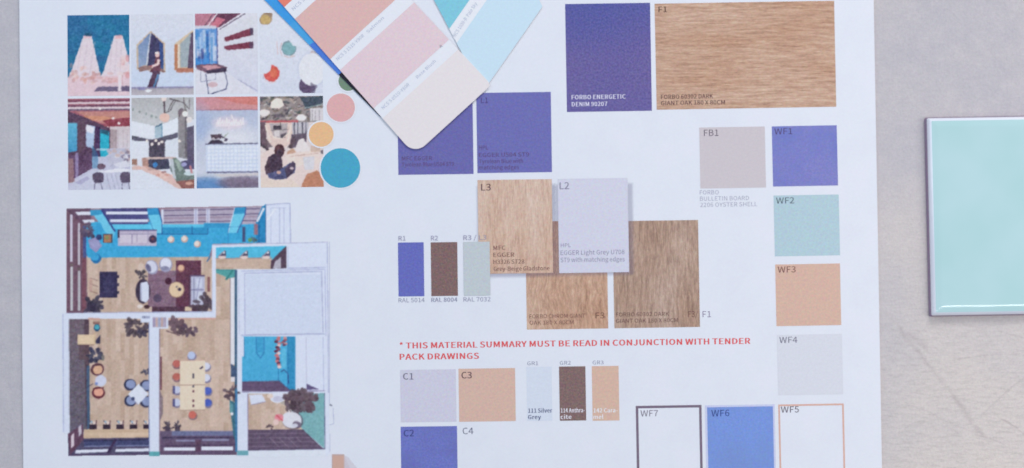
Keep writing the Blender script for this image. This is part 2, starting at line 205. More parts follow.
_G = r"""{"A":[166,"1,0 26,0 46,61 119,61 138,0 165,0 97,200 69,200 52,81 62,112 72,145 82,180 83,180 93,145 103,112 113,81","0,11,7 11,6,7 11,12,6 12,5,6 0,10,11 13,5,12 14,5,13 0,9,10 0,8,9 15,5,14 0,2,8 2,15,8 2,3,15 3,5,15 0,1,2 4,5,3"],"B":[179,"28,0 91,0 146,15 167,59 156,91 126,106 126,108 148,124 156,151 136,189 87,200 28,200 53,115 53,180 83,180 119,173 131,148 119,124 82,115 53,20 53,95 88,95 128,87 142,59 128,30 88,20","0,13,11 13,10,11 13,9,10 13,14,9 14,15,9 15,8,9 0,12,13 16,8,15 16,7,8 17,7,16 17,6,7 18,6,17 0,20,12 20,18,12 20,6,18 20,5,6 20,21,5 21,4,5 0,19,20 22,4,21 22,3,4 23,3,22 24,3,23 24,2,3 25,2,24 0,25,19 0,2,25 0,1,2"],"C":[174,"103,-4 137,4 164,25 150,41 130,25 104,19 59,41 42,101 59,160 105,181 128,176 146,163 159,179 137,196 105,204 41,176 16,100 41,24","15,13,14 15,9,13 9,12,13 15,8,9 10,12,9 10,11,12 16,8,15 16,7,8 16,6,7 17,6,16 4,2,3 17,5,6 4,1,2 5,1,4 0,5,17 0,1,5"],"D":[188,"28,0 79,0 148,27 172,101 148,174 77,200 28,200 53,21 53,180 75,180 128,159 146,101 128,42 75,21","0,8,6 8,5,6 8,9,5 9,4,5 0,7,8 10,4,9 10,3,4 11,3,10 12,3,11 12,2,3 13,2,12 13,1,2 0,13,7 0,1,13"],"E":[161,"28,0 146,0 146,22 53,22 53,94 129,94 129,116 53,116 53,179 143,179 143,200 28,200","0,8,11 8,10,11 8,9,10 0,7,8 0,4,7 4,6,7 4,5,6 0,3,4 0,2,3 0,1,2"],"F":[151,"28,0 53,0 53,90 129,90 129,111 53,111 53,179 143,179 143,200 28,200","0,6,9 6,8,9 6,7,8 0,5,6 0,2,5 2,4,5 2,3,4 0,1,2"],"G":[188,"106,-4 142,3 168,20 168,104 102,104 102,83 145,83 145,30 129,22 109,19 59,41 42,101 60,160 108,181 134,176 151,163 165,179 142,196 108,204 42,176 16,100 41,24","19,17,18 19,13,17 13,16,17 19,12,13 14,16,13 14,15,16 20,12,19 20,11,12 5,3,4 5,6,3 6,2,3 20,10,11 21,10,20 7,2,6 21,9,10 8,2,7 0,9,21 9,2,8 9,1,2 0,1,9"],"H":[199,"28,0 53,0 53,94 146,94 146,0 171,0 171,200 146,200 146,116 53,116 53,200 28,200","0,10,11 0,9,10 8,6,7 8,5,6 0,2,9 2,8,9 2,3,8 3,5,8 0,1,2 4,5,3"],"I":[80,"28,0 53,0 53,200 28,200","0,2,3 0,1,2"],"J":[146,"65,-4 107,15 120,59 120,200 94,200 94,61 86,28 62,19 43,24 28,41 10,28 32,5","5,3,4 5,2,3 6,2,5 6,1,2 10,8,9 7,1,6 11,8,10 11,7,8 11,1,7 11,0,1"],"K":[176,"28,0 53,0 53,63 87,104 147,0 175,0 103,124 166,200 137,200 53,100 53,100 53,200 28,200","0,11,12 0,10,11 9,7,8 9,6,7 9,3,6 3,5,6 9,2,3 4,5,3 0,9,10 0,2,9 0,1,2"],"L":[148,"28,0 140,0 140,22 53,22 53,200 28,200","0,4,5 0,3,4 0,2,3 0,1,2"],"M":[222,"28,0 50,0 50,111 49,140 47,170 48,170 64,124 102,20 119,20 157,124 173,170 174,170 172,140 171,111 171,0 194,0 194,200 164,200 126,93 119,72 112,51 111,51 103,72 96,93 58,200 28,200","0,4,25 4,24,25 4,5,24 5,23,24 18,10,17 10,16,17 10,11,16 11,15,16 0,3,4 6,23,5 18,9,10 12,15,11 0,2,3 13,15,12 7,23,6 18,8,9 0,1,2 14,15,13 7,22,23 19,8,18 7,21,22 20,8,19 7,20,21 7,8,20"],"N":[197,"28,0 51,0 51,105 50,137 48,168 49,168 71,126 144,0 170,0 170,200 146,200 146,96 147,64 149,33 148,33 126,74 53,200 28,200","0,4,17 4,16,17 4,5,16 5,15,16 11,9,10 11,8,9 0,3,4 6,15,5 0,2,3 7,15,6 0,1,2 12,8,11 7,14,15 13,8,12 7,13,14 7,8,13"],"O":[202,"101,-4 163,25 187,101 163,176 101,204 40,176 16,101 40,25 101,19 58,41 42,101 58,160 101,181 144,160 161,101 144,41","5,12,4 12,3,4 5,11,12 13,3,12 6,11,5 13,2,3 6,10,11 14,2,13 7,10,6 7,9,10 15,2,14 15,1,2 7,8,9 8,1,15 8,0,1 0,8,7"],"P":[173,"28,0 53,0 53,80 86,80 139,95 159,141 139,187 85,200 28,200 53,100 53,180 81,180 121,171 134,141 122,110 82,100","0,10,8 10,7,8 10,6,7 10,11,6 11,12,6 12,5,6 0,9,10 13,5,12 14,5,13 14,4,5 15,4,14 0,2,9 2,15,9 2,4,15 2,3,4 0,1,2"],"Q":[202,"101,17 58,40 42,101 58,160 101,181 144,160 161,101 144,40 162,-50 179,-49 191,-46 186,-26 177,-28 165,-29 136,-22 116,-2 167,30 187,101 163,176 101,204 40,176 16,101 36,29 89,-3 116,-37","20,4,19 4,18,19 20,3,4 5,18,4 21,3,20 5,17,18 21,2,3 6,17,5 22,2,21 22,1,2 7,17,6 7,16,17 22,0,1 0,16,7 0,15,16 23,0,22 23,15,0 23,14,15 24,14,23 24,13,14 12,10,11 13,10,12 24,10,13 8,10,24 8,9,10"],"R":[173,"53,105 53,180 86,180 122,172 135,144 122,115 86,105 137,0 166,0 115,88 148,107 160,144 140,188 90,200 28,200 28,0 53,0 53,85 89,85","15,1,14 1,13,14 1,12,13 1,2,12 2,3,12 3,11,12 15,0,1 4,11,3 5,11,4 5,10,11 6,10,5 6,9,10 15,17,0 17,6,0 17,9,6 17,18,9 18,8,9 15,16,17 7,8,18"],"S":[163,"83,-4 133,13 151,53 139,87 110,107 81,119 59,131 48,153 58,174 85,181 111,176 131,163 144,179 118,197 85,204 40,189 22,151 36,117 63,99 92,87 116,73 125,51 114,28 83,19 53,25 28,43 13,26 44,4","15,13,14 15,12,13 16,8,15 8,9,15 9,12,15 10,12,9 10,11,12 16,7,8 16,6,7 17,6,16 17,5,6 17,4,5 18,4,17 18,3,4 19,3,18 19,20,3 20,2,3 21,2,20 21,1,2 22,1,21 26,24,25 23,1,22 27,24,26 27,23,24 27,1,23 27,0,1"],"T":[163,"69,0 94,0 94,179 155,179 155,200 8,200 8,179 69,179","6,4,5 6,3,4 7,3,6 0,2,7 2,3,7 0,1,2"],"U":[197,"98,-4 150,15 170,82 170,200 146,200 146,82 132,32 98,19 65,32 52,82 52,200 27,200 27,82 47,15","12,10,11 12,9,10 5,3,4 5,2,3 13,9,12 5,1,2 13,8,9 6,1,5 13,7,8 7,1,6 13,1,7 13,0,1"],"V":[157,"64,0 93,0 157,200 131,200 99,92 90,59 80,26 79,26 69,59 59,92 27,200 0,200","0,10,11 0,9,10 4,2,3 4,1,2 0,8,9 5,1,4 0,7,8 6,1,5 0,6,7 0,1,6"],"W":[240,"49,0 79,0 109,121 114,144 119,166 120,166 125,144 130,121 160,0 191,0 232,200 208,200 187,91 181,59 176,26 174,26 167,59 160,91 132,200 109,200 81,91 74,59 67,26 66,26 60,59 54,91 33,200 7,200","0,26,27 0,25,26 20,18,19 20,4,18 4,5,18 5,17,18 12,10,11 12,9,10 20,3,4 6,17,5 20,2,3 7,17,6 20,1,2 8,17,7 0,24,25 21,1,20 8,16,17 13,9,12 8,15,16 0,23,24 22,1,21 14,9,13 0,22,23 0,1,22 8,14,15 8,9,14"],"X":[156,"5,0 31,0 60,54 68,69 76,86 77,86 86,69 94,54 124,0 152,0 93,102 148,200 121,200 95,149 88,135 80,120 79,120 71,135 64,149 36,200 8,200 63,103","21,19,20 21,18,19 13,11,12 13,10,11 21,17,18 14,10,13 21,16,17 15,10,14 21,15,16 21,10,15 0,4,21 4,10,21 4,5,10 5,9,10 0,3,4 6,9,5 0,2,3 7,9,6 0,1,2 8,9,7"],"Y":[145,"60,0 85,0 85,77 145,200 119,200 93,144 84,122 73,100 72,100 62,122 52,144 26,200 0,200 60,77","13,11,12 13,10,11 5,3,4 5,2,3 13,9,10 6,2,5 13,8,9 7,2,6 13,7,8 13,2,7 0,2,13 0,1,2"],"Z":[165,"14,0 152,0 152,22 45,22 150,185 150,200 23,200 23,179 119,179 14,15","7,5,6 7,4,5 7,8,4 8,3,4 9,3,8 9,2,3 9,1,2 0,1,9"],"0":[151,"76,-4 121,22 138,101 121,178 76,204 30,178 14,101 30,22 76,17 48,37 38,101 48,164 76,184 103,164 114,101 103,37","5,12,4 12,3,4 5,11,12 13,3,12 6,11,5 13,2,3 6,10,11 14,2,13 7,10,6 7,9,10 15,2,14 15,1,2 7,8,9 8,1,15 8,0,1 0,8,7"],"1":[151,"24,0 134,0 134,21 94,21 94,200 74,200 56,192 33,186 33,170 69,170 69,21 24,21","6,4,5 6,9,4 9,3,4 7,9,6 8,9,7 10,3,9 0,10,11 0,3,10 0,2,3 0,1,2"],"2":[151,"12,0 138,0 138,22 82,22 66,21 50,20 107,84 128,145 112,188 70,204 37,196 11,174 25,160 44,177 67,183 95,172 104,144 81,87 12,15","10,8,9 11,14,10 14,8,10 14,15,8 15,7,8 11,13,14 11,12,13 16,7,15 16,6,7 17,6,16 18,6,17 18,5,6 4,2,3 4,1,2 5,1,4 18,1,5 0,1,18"],"3":[151,"72,-4 117,12 136,53 124,87 94,104 94,106 120,123 129,154 113,190 71,204 40,197 15,180 29,164 48,178 70,183 95,175 104,152 92,125 49,114 49,94 97,83 111,54 99,27 70,17 41,24 21,40 8,24 33,5","10,8,9 11,8,10 11,14,8 14,15,8 15,7,8 11,13,14 12,13,11 16,7,15 16,6,7 17,6,16 18,6,17 18,5,6 19,5,18 19,4,5 19,3,4 20,3,19 20,2,3 21,2,20 22,2,21 22,1,2 26,24,25 23,1,22 26,23,24 27,23,26 27,1,23 27,0,1"],"4":[151,"93,0 116,0 116,55 143,55 143,75 116,75 116,200 89,200 5,71 5,55 93,55 93,75 31,75 77,143 85,158 93,173 94,173 93,154 93,136","8,6,7 8,15,6 15,16,6 16,5,6 8,14,15 17,5,16 8,13,14 18,5,17 8,12,13 11,5,18 8,11,12 8,5,11 8,4,5 8,3,4 9,3,8 10,3,9 0,2,10 2,3,10 0,1,2"],"5":[151,"71,-4 117,14 137,65 119,113 77,129 61,127 47,121 52,179 127,179 127,200 30,200 23,107 37,98 53,107 70,110 100,98 112,64 99,30 69,17 40,24 20,39 7,23 33,5","11,7,10 7,9,10 7,8,9 11,6,7 5,3,4 6,3,5 11,3,6 11,14,3 14,15,3 15,2,3 11,13,14 11,12,13 16,2,15 16,1,2 17,1,16 21,19,20 18,1,17 21,18,19 22,18,21 22,1,18 22,0,1"],"6":[151,"82,-4 123,14 140,61 125,109 84,124 60,118 39,100 55,165 90,183 108,179 122,168 136,183 116,198 89,204 38,179 15,95 34,21 39,80 60,100 80,106 107,94 116,61 106,29 82,16 52,33","14,12,13 14,8,12 8,11,12 14,7,8 9,11,8 9,10,11 15,7,14 15,6,7 5,3,4 6,19,5 19,3,5 19,20,3 20,2,3 6,18,19 15,18,6 15,17,18 16,17,15 21,2,20 16,24,17 22,2,21 22,1,2 16,23,24 23,1,22 0,23,16 0,1,23"],"7":[151,"54,0 80,0 93,99 139,185 139,200 13,200 13,179 111,179 69,97","6,4,5 6,3,4 6,7,3 7,2,3 8,2,7 8,1,2 0,1,8"],"8":[151,"76,-4 122,11 139,48 129,81 105,101 105,102 123,122 132,150 117,188 77,203 38,189 22,152 30,125 49,106 49,105 24,84 13,50 31,11 90,109 58,125 45,152 54,176 77,184 102,174 111,149 105,128 77,15 47,25 35,52 42,78 62,97 99,79 115,49 105,24","10,8,9 11,21,10 21,22,10 22,8,10 22,23,8 23,7,8 11,20,21 24,7,23 12,20,11 12,19,20 24,6,7 25,6,24 18,6,25 13,19,12 13,18,19 18,5,6 13,5,18 14,5,13 15,30,14 30,5,14 30,4,5 30,3,4 15,29,30 31,3,30 16,29,15 31,2,3 32,2,31 16,28,29 16,27,28 17,27,16 33,2,32 33,1,2 17,26,27 26,1,33 17,1,26 0,1,17"],"9":[151,"64,-4 114,22 137,109 117,180 69,204 29,186 12,139 27,92 67,76 92,82 113,100 97,35 63,17 45,21 29,32 16,17 36,2 113,121 92,101 71,94 44,106 35,139 45,172 70,184 100,168","5,23,4 23,3,4 6,22,5 22,23,5 24,3,23 24,2,3 6,21,22 17,2,24 7,21,6 7,20,21 18,2,17 18,10,2 10,1,2 7,19,20 19,10,18 19,9,10 11,1,10 7,9,19 8,9,7 12,1,11 15,13,14 12,0,1 15,12,13 15,0,12 16,0,15"],"a":[154,"59,-4 85,3 108,18 109,18 111,0 132,0 132,91 120,135 80,152 47,146 22,133 32,115 52,126 76,131 101,120 107,94 38,76 16,38 28,7 66,17 48,22 40,40 55,64 107,77 107,36 87,22","9,7,8 10,7,9 10,13,7 13,14,7 14,6,7 11,12,10 12,13,10 15,6,14 16,6,15 16,23,6 23,5,6 16,22,23 24,5,23 17,22,16 17,21,22 17,20,21 18,20,17 25,3,24 3,5,24 18,19,20 19,2,25 2,3,25 19,1,2 4,5,3 18,1,19 0,1,18"],"b":[169,"90,-4 135,17 155,76 140,131 96,152 71,146 49,131 50,158 50,217 25,217 25,0 45,0 47,15 48,15 69,1 86,17 69,21 50,33 50,111 70,126 89,131 120,116 129,76 117,33","10,8,9 10,7,8 10,6,7 5,3,4 6,3,5 6,20,3 20,21,3 21,2,3 10,18,6 18,19,6 19,20,6 22,2,21 10,17,18 22,1,2 23,1,22 15,1,23 10,12,17 12,16,17 12,15,16 12,1,15 12,13,1 13,0,1 10,11,12 14,0,13"],"c":[139,"83,-4 109,1 132,15 121,32 105,21 86,17 53,33 40,74 53,115 86,131 102,127 116,118 129,135 110,147 85,152 35,131 14,74 34,17","15,13,14 15,12,13 15,9,12 9,10,12 10,11,12 16,8,15 8,9,15 16,7,8 17,7,16 17,6,7 17,5,6 4,2,3 5,2,4 17,2,5 0,2,17 0,1,2"],"d":[169,"76,-4 100,3 121,17 121,17 124,0 144,0 144,217 119,217 119,160 120,135 101,147 79,152 34,131 14,74 31,17 81,17 51,32 40,74 53,115 83,131 101,127 119,115 119,38 101,22","8,6,7 8,5,6 9,5,8 12,10,11 12,9,10 12,19,9 19,20,9 20,21,9 21,5,9 13,18,12 18,19,12 22,5,21 13,17,18 13,16,17 14,16,13 23,3,22 3,5,22 14,15,16 15,3,23 14,2,15 2,3,15 14,1,2 4,5,3 0,1,14"],"e":[151,"85,-4 112,1 134,11 125,28 108,19 88,16 53,30 39,68 139,68 139,75 140,82 124,133 80,152 35,131 14,74 35,17 38,86 53,120 81,132 108,120 118,86","13,11,12 13,18,11 18,19,11 19,10,11 13,17,18 14,17,13 20,10,19 14,16,17 14,20,16 14,10,20 14,9,10 14,8,9 15,7,14 7,8,14 15,6,7 15,5,6 4,2,3 5,2,4 0,5,15 0,2,5 0,1,2"],"f":[89,"9,128 29,128 29,0 54,0 54,128 85,128 85,148 54,148 54,172 59,193 75,201 83,200 92,197 97,216 86,219 72,221 40,208 29,172 29,148 9,147","16,14,15 16,13,14 16,11,13 11,12,13 17,9,16 9,10,16 10,11,16 17,8,9 18,8,17 18,7,8 19,7,18 19,6,7 19,5,6 0,5,19 1,5,0 2,4,1 4,5,1 2,3,4"],"g":[154,"75,-68 130,-53 150,-17 137,10 98,18 69,18 49,23 43,34 46,45 53,52 64,48 75,47 113,61 129,98 126,116 117,129 147,129 147,148 96,148 86,151 75,152 36,138 19,99 25,75 39,59 39,58 28,47 22,31 26,16 36,6 36,5 20,-10 14,-29 31,-58 75,64 53,73 43,99 53,125 75,134 97,125 106,99 97,73 79,-51 47,-44 36,-25 39,-12 51,0 61,-2 70,-2 95,-2 118,-6 126,-21 113,-42","21,19,20 21,18,19 21,17,18 21,16,17 22,37,21 37,38,21 38,16,21 39,15,38 15,16,38 39,14,15 22,36,37 40,14,39 40,13,14 23,36,22 23,35,36 41,13,40 41,12,13 24,35,23 24,34,35 34,12,41 24,12,34 24,11,12 25,11,24 26,9,25 9,11,25 26,8,9 10,11,9 27,8,26 27,7,8 27,6,7 28,6,27 28,5,6 28,4,5 28,3,4 29,3,28 29,49,3 49,50,3 50,2,3 30,49,29 31,46,30 46,49,30 31,45,46 47,49,46 48,49,47 51,2,50 32,45,31 32,44,45 51,1,2 52,1,51 32,43,44 33,43,32 42,1,52 33,42,43 33,1,42 33,0,1"],"h":[166,"25,0 50,0 50,108 70,124 91,130 112,121 119,91 119,0 144,0 144,94 133,137 98,152 71,145 49,127 50,158 50,217 25,217","0,15,16 0,14,15 0,13,14 12,10,11 13,10,12 13,4,10 4,5,10 5,9,10 13,3,4 0,2,13 2,3,13 6,9,5 0,1,2 6,8,9 7,8,6"],"i":[75,"38,179 50,183 54,195 50,207 38,211 26,207 21,195 26,183 25,0 50,0 50,148 25,148","8,10,11 8,9,10 5,3,4 6,3,5 6,2,3 7,2,6 7,1,2 0,1,7"],"j":[75,"38,179 50,183 54,195 50,207 38,211 26,207 21,195 26,183 10,-66 41,-53 50,-17 50,148 25,148 25,-17 22,-38 7,-46 -1,-45 -7,-43 -12,-62 -3,-65","13,11,12 13,10,11 14,10,13 14,9,10 15,9,14 18,16,17 18,15,16 18,9,15 18,8,9 19,8,18 5,3,4 6,3,5 6,2,3 7,2,6 7,1,2 0,1,7"],"k":[151,"25,0 50,0 50,39 77,71 121,0 148,0 92,88 141,148 114,148 51,70 50,70 50,217 25,217","0,11,12 0,10,11 9,7,8 9,6,7 9,3,6 3,5,6 9,2,3 4,5,3 0,9,10 0,2,9 0,1,2"],"l":[77,"51,-4 60,-3 66,-1 62,18 59,17 57,17 52,20 50,28 50,217 25,217 25,29 31,5","10,8,9 10,7,8 11,7,10 11,6,7 11,5,6 4,2,3 5,2,4 11,2,5 0,2,11 0,1,2"],"m":[253,"25,0 50,0 50,108 70,125 87,130 108,121 115,91 115,0 140,0 140,108 159,125 177,130 198,121 205,91 205,0 229,0 229,94 218,137 185,152 159,144 136,124 121,144 95,152 70,145 49,127 48,127 46,148 25,148","23,21,22 19,17,18 0,26,27 0,25,26 24,21,23 24,4,21 4,20,21 20,17,19 20,11,17 11,12,17 12,16,17 24,3,4 5,20,4 20,10,11 0,24,25 0,2,24 2,3,24 20,9,10 5,9,20 6,9,5 13,16,12 0,1,2 6,8,9 13,15,16 7,8,6 14,15,13"],"n":[166,"25,0 50,0 50,108 70,124 91,130 112,121 119,91 119,0 144,0 144,94 133,137 98,152 71,145 49,127 48,127 46,148 25,148","12,10,11 0,15,16 0,14,15 13,10,12 13,4,10 4,5,10 5,9,10 13,3,4 0,13,14 0,2,13 2,3,13 6,9,5 0,1,2 6,8,9 7,8,6"],"o":[165,"83,-4 131,17 151,74 131,131 83,152 35,131 14,74 35,17 83,17 52,33 40,74 52,115 83,131 114,115 126,74 114,33","5,3,4 6,11,5 11,12,5 12,3,5 12,13,3 13,2,3 6,10,11 14,2,13 7,10,6 7,9,10 15,2,14 15,1,2 8,1,15 7,8,9 7,1,8 0,1,7"],"p":[169,"25,-62 50,-62 50,-12 49,14 70,1 90,-4 135,17 155,76 140,131 96,152 71,146 49,131 48,131 46,148 25,148 86,17 69,21 50,33 50,111 71,126 89,131 120,116 129,76 117,33","10,8,9 0,13,14 0,12,13 11,8,10 11,20,8 20,21,8 21,7,8 0,11,12 0,18,11 18,19,11 19,20,11 22,7,21 0,17,18 22,6,7 23,6,22 15,6,23 0,3,17 3,16,17 3,15,16 3,6,15 3,5,6 0,2,3 4,5,3 0,1,2"],"q":[169,"119,-62 144,-62 144,148 124,148 122,134 121,134 102,147 79,152 34,131 14,74 31,17 76,-4 100,2 120,17 119,-10 81,17 51,32 40,74 53,115 83,131 101,127 119,115 119,38 101,22","8,6,7 4,2,3 4,1,2 8,5,6 8,4,5 8,19,4 19,20,4 20,21,4 21,1,4 9,18,8 18,19,8 22,1,21 9,17,18 9,16,17 10,16,9 23,13,22 13,1,22 10,15,16 15,13,23 10,13,15 10,12,13 14,1,13 11,12,10 0,1,14"],"r":[106,"25,0 50,0 50,95 68,122 87,130 95,129 102,127 106,149 99,151 91,152 67,144 49,121 48,121 46,148 25,148","10,8,9 10,7,8 10,6,7 0,13,14 0,12,13 11,4,10 4,5,10 5,6,10 11,3,4 11,2,3 0,11,12 0,2,11 0,1,2"],"s":[128,"64,-4 104,9 118,40 103,70 73,85 50,95 41,111 47,126 68,133 86,129 102,120 114,135 94,147 68,152 30,140 17,110 31,82 60,67 83,56 94,39 87,23 65,16 41,21 21,34 9,17 34,2","14,12,13 14,11,12 15,7,14 7,8,14 8,11,14 8,9,11 9,10,11 15,6,7 15,5,6 16,5,15 16,4,5 16,3,4 17,3,16 17,18,3 18,2,3 19,2,18 19,1,2 20,1,19 24,22,23 21,1,20 24,21,22 25,21,24 25,1,21 25,0,1"],"t":[103,"71,-4 86,-2 99,2 94,21 86,18 77,17 59,24 54,45 54,128 95,128 95,148 54,148 54,190 34,190 31,148 7,147 7,128 29,128 29,46 39,10","14,12,13 14,11,12 15,11,14 15,10,11 15,9,10 16,9,15 17,9,16 18,8,17 8,9,17 18,7,8 19,7,18 19,6,7 19,5,6 4,2,3 5,2,4 19,2,5 0,2,19 0,1,2"],"u":[166,"68,-4 95,4 117,23 118,23 120,0 141,0 141,148 116,148 116,43 96,24 76,18 55,27 48,57 48,148 23,148 23,54 34,11","15,13,14 15,12,13 8,6,7 8,5,6 15,11,12 16,11,15 9,3,8 3,5,8 16,10,11 10,2,9 2,3,9 10,1,2 4,5,3 16,1,10 0,1,16"],"v":[142,"57,0 86,0 139,148 114,148 86,64 79,42 72,20 71,20 64,42 57,64 29,148 4,148","0,10,11 0,9,10 4,2,3 4,1,2 0,8,9 5,1,4 0,7,8 6,1,5 0,6,7 0,1,6"],"w":[219,"49,0 77,0 98,79 104,101 109,123 110,123 115,101 120,80 141,0 172,0 212,148 188,148 166,62 162,42 157,21 156,21 151,42 145,62 122,148 98,148 75,62 70,42 65,21 64,21 59,42 55,62 33,148 7,148","0,26,27 0,25,26 20,18,19 20,4,18 4,5,18 5,17,18 12,10,11 12,9,10 20,3,4 6,17,5 7,17,6 20,2,3 8,17,7 20,1,2 0,24,25 21,1,20 8,16,17 13,9,12 0,23,24 22,1,21 8,15,16 14,9,13 0,22,23 0,1,22 8,14,15 8,9,14"],"x":[136,"4,0 30,0 50,35 58,48 65,61 67,61 75,48 83,35 105,0 132,0 83,75 128,148 102,148 84,116 77,103 71,91 69,91 62,103 55,116 35,148 8,148 53,77","21,19,20 21,18,19 13,11,12 13,10,11 21,17,18 14,10,13 21,16,17 15,10,14 21,15,16 21,10,15 0,4,21 4,10,21 4,5,10 5,9,10 0,3,4 6,9,5 7,9,6 0,2,3 0,1,2 8,9,7"],"y":[142,"28,-64 62,-49 83,-13 139,148 114,148 88,66 82,45 76,24 74,24 67,45 59,66 29,148 4,148 63,0 60,-11 47,-34 26,-43 20,-43 15,-41 10,-61 18,-63","13,11,12 13,10,11 5,3,4 5,2,3 13,9,10 6,2,5 13,8,9 7,2,6 13,7,8 13,2,7 14,2,13 15,2,14 15,1,2 16,1,15 19,17,18 19,16,17 19,1,16 19,0,1 20,0,19"],"z":[130,"10,0 122,0 122,20 41,20 119,135 119,148 18,148 18,128 88,128 10,13","7,5,6 7,4,5 7,8,4 8,3,4 9,3,8 9,2,3 9,1,2 0,1,9"],"*":[127,"42,129 64,154 85,129 97,137 80,166 109,178 105,192 74,184 71,217 56,217 53,184 22,192 18,178 47,166 30,137","10,8,9 10,7,8 12,10,11 7,5,6 10,5,7 12,5,10 13,5,12 13,4,5 14,4,13 14,1,4 1,3,4 14,0,1 2,3,1"],"/":[107,"3,-49 21,-49 103,217 85,217","0,2,3 0,1,2"],"-":[95,"13,67 82,67 82,86 13,86","0,2,3 0,1,2"]}"""
import json
GLYPHS = {k: (v[0], [tuple(map(int, p.split(','))) for p in v[1].split()], [list(map(int, f.split(','))) for f in v[2].split()]) for k, v in json.loads(_G).items()}

class Canvas:
    """a little ink painter: coordinates in photo pixels, 3x oversampled"""
    S = 3
    def __init__(s, x0, y0, x1, y1, bgc):
        s.x0, s.y0, s.x1, s.y1 = x0, y0, x1, y1
        s.w, s.h = int(round((x1 - x0) * s.S)), int(round((y1 - y0) * s.S))
        s.a = np.empty((s.h, s.w, 3)); s.a[:] = bgc; s.al = np.zeros((s.h, s.w))
    def _box(s, xa, ya, xb, yb):
        i0 = max(0, int((ya - s.y0) * s.S) - 1); i1 = min(s.h, int((yb - s.y0) * s.S) + 2)
        j0 = max(0, int((xa - s.x0) * s.S) - 1); j1 = min(s.w, int((xb - s.x0) * s.S) + 2)
        if i1 <= i0 or j1 <= j0: return None
        yy, xx = np.mgrid[i0:i1, j0:j1]
        return i0, i1, j0, j1, xx / s.S + s.x0 + 0.5 / s.S, yy / s.S + s.y0 + 0.5 / s.S
    def _put(s, b, m, c, op=1.0, c2=None, horiz=False):
        i0, i1, j0, j1, xx, yy = b; m = m.astype(float) * op
        col = np.empty(m.shape + (3,)); col[:] = c
        if c2 is not None:
            t = (xx - xx.min()) / max(1e-6, np.ptp(xx)) if horiz else (yy - yy.min()) / max(1e-6, np.ptp(yy))
            col = col * (1 - t[..., None]) + np.array(c2, float) * t[..., None]
        s.a[i0:i1, j0:j1] = s.a[i0:i1, j0:j1] * (1 - m[..., None]) + col * m[..., None]
        s.al[i0:i1, j0:j1] = np.maximum(s.al[i0:i1, j0:j1], m > 0)
    def poly(s, pts, c, op=1.0, c2=None, horiz=False):
        xs = [p[0] for p in pts]; ys = [p[1] for p in pts]
        b = s._box(min(xs), min(ys), max(xs), max(ys))
        if b is None: return
        X, Y = b[4], b[5]; ins = np.zeros(X.shape, bool); n = len(pts)
        for k in range(n):
            (x1, y1), (x2, y2) = pts[k], pts[(k + 1) % n]
            if y1 == y2: continue
            ins ^= ((Y < y1) != (Y < y2)) & (X < (x2 - x1) * (Y - y1) / (y2 - y1) + x1)
        s._put(b, ins, c, op, c2, horiz)
    def rect(s, x0, y0, x1, y1, c, op=1.0, c2=None, horiz=False): s.poly([(x0, y0), (x1, y0), (x1, y1), (x0, y1)], c, op, c2, horiz)
    def ell(s, cx, cy, rx, ry, c, op=1.0, rot=0.0):
        R = max(rx, ry); b = s._box(cx - R, cy - R, cx + R, cy + R)
        if b is None: return
        X, Y = b[4] - cx, b[5] - cy; ca, sa = math.cos(rot), math.sin(rot)
        s._put(b, ((X * ca + Y * sa) / rx) ** 2 + ((-X * sa + Y * ca) / ry) ** 2 < 1, c, op)
    def line(s, pts, w, c, op=1.0):
        for (x1, y1), (x2, y2) in zip(pts[:-1], pts[1:]):
            L = math.hypot(x2 - x1, y2 - y1) + 1e-6; nx, ny = -(y2 - y1) / L * w / 2, (x2 - x1) / L * w / 2
            s.poly([(x1 + nx, y1 + ny), (x2 + nx, y2 + ny), (x2 - nx, y2 - ny), (x1 - nx, y1 - ny)], c, op)
    def blob(s, cx, cy, r, c, n=14, ragged=0.5, op=0.85, sq=1.0):
        c = tuple(np.array(c) + 14); n = int(n * .75)
        for k in range(n):
            a = random.random() * 6.283; d = r * ragged * random.random() ** 0.5 * 1.3
            cc = tuple(np.clip(np.array(c) + random.uniform(-16, 16), 0, 255))
            s.ell(cx + d * math.cos(a), cy + d * math.sin(a) * sq, r * random.uniform(0.2, 0.5), r * random.uniform(0.14, 0.32), cc, op, a)
    def grain(s, x0, y0, x1, y1, amp, step=1.5):
        b = s._box(x0, y0, x1, y1); i0, i1, j0, j1 = b[:4]; k = max(1, int(step * s.S))
        g = rng.normal(0, amp, ((i1 - i0) // k + 2, (j1 - j0) // k + 2, 3)) * 0.5 + rng.normal(0, amp, ((i1 - i0) // k + 2, (j1 - j0) // k + 2, 1))
        g = np.repeat(np.repeat(g, k, 0), k, 1)[:i1 - i0, :j1 - j0]
        g = g * (1.35 - s.a[i0:i1, j0:j1].mean(axis=2, keepdims=True) / 235)
        s.a[i0:i1, j0:j1] = np.clip(s.a[i0:i1, j0:j1] + g, 0, 255)
    def field(s, step):
        """smooth random field, -1..1, one value per canvas pixel"""
        k = step * s.S; gy, gx = int(s.h / k) + 3, int(s.w / k) + 3; g = rng.uniform(-1, 1, (gy, gx))
        yy, xx = np.mgrid[0:s.h, 0:s.w] / k; i, j = yy.astype(int), xx.astype(int); u, v = xx - j, yy - i; u = u * u * (3 - 2 * u); v = v * v * (3 - 2 * v)
        return (g[i, j] * (1 - u) + g[i, j + 1] * u) * (1 - v) + (g[i + 1, j] * (1 - u) + g[i + 1, j + 1] * u) * v
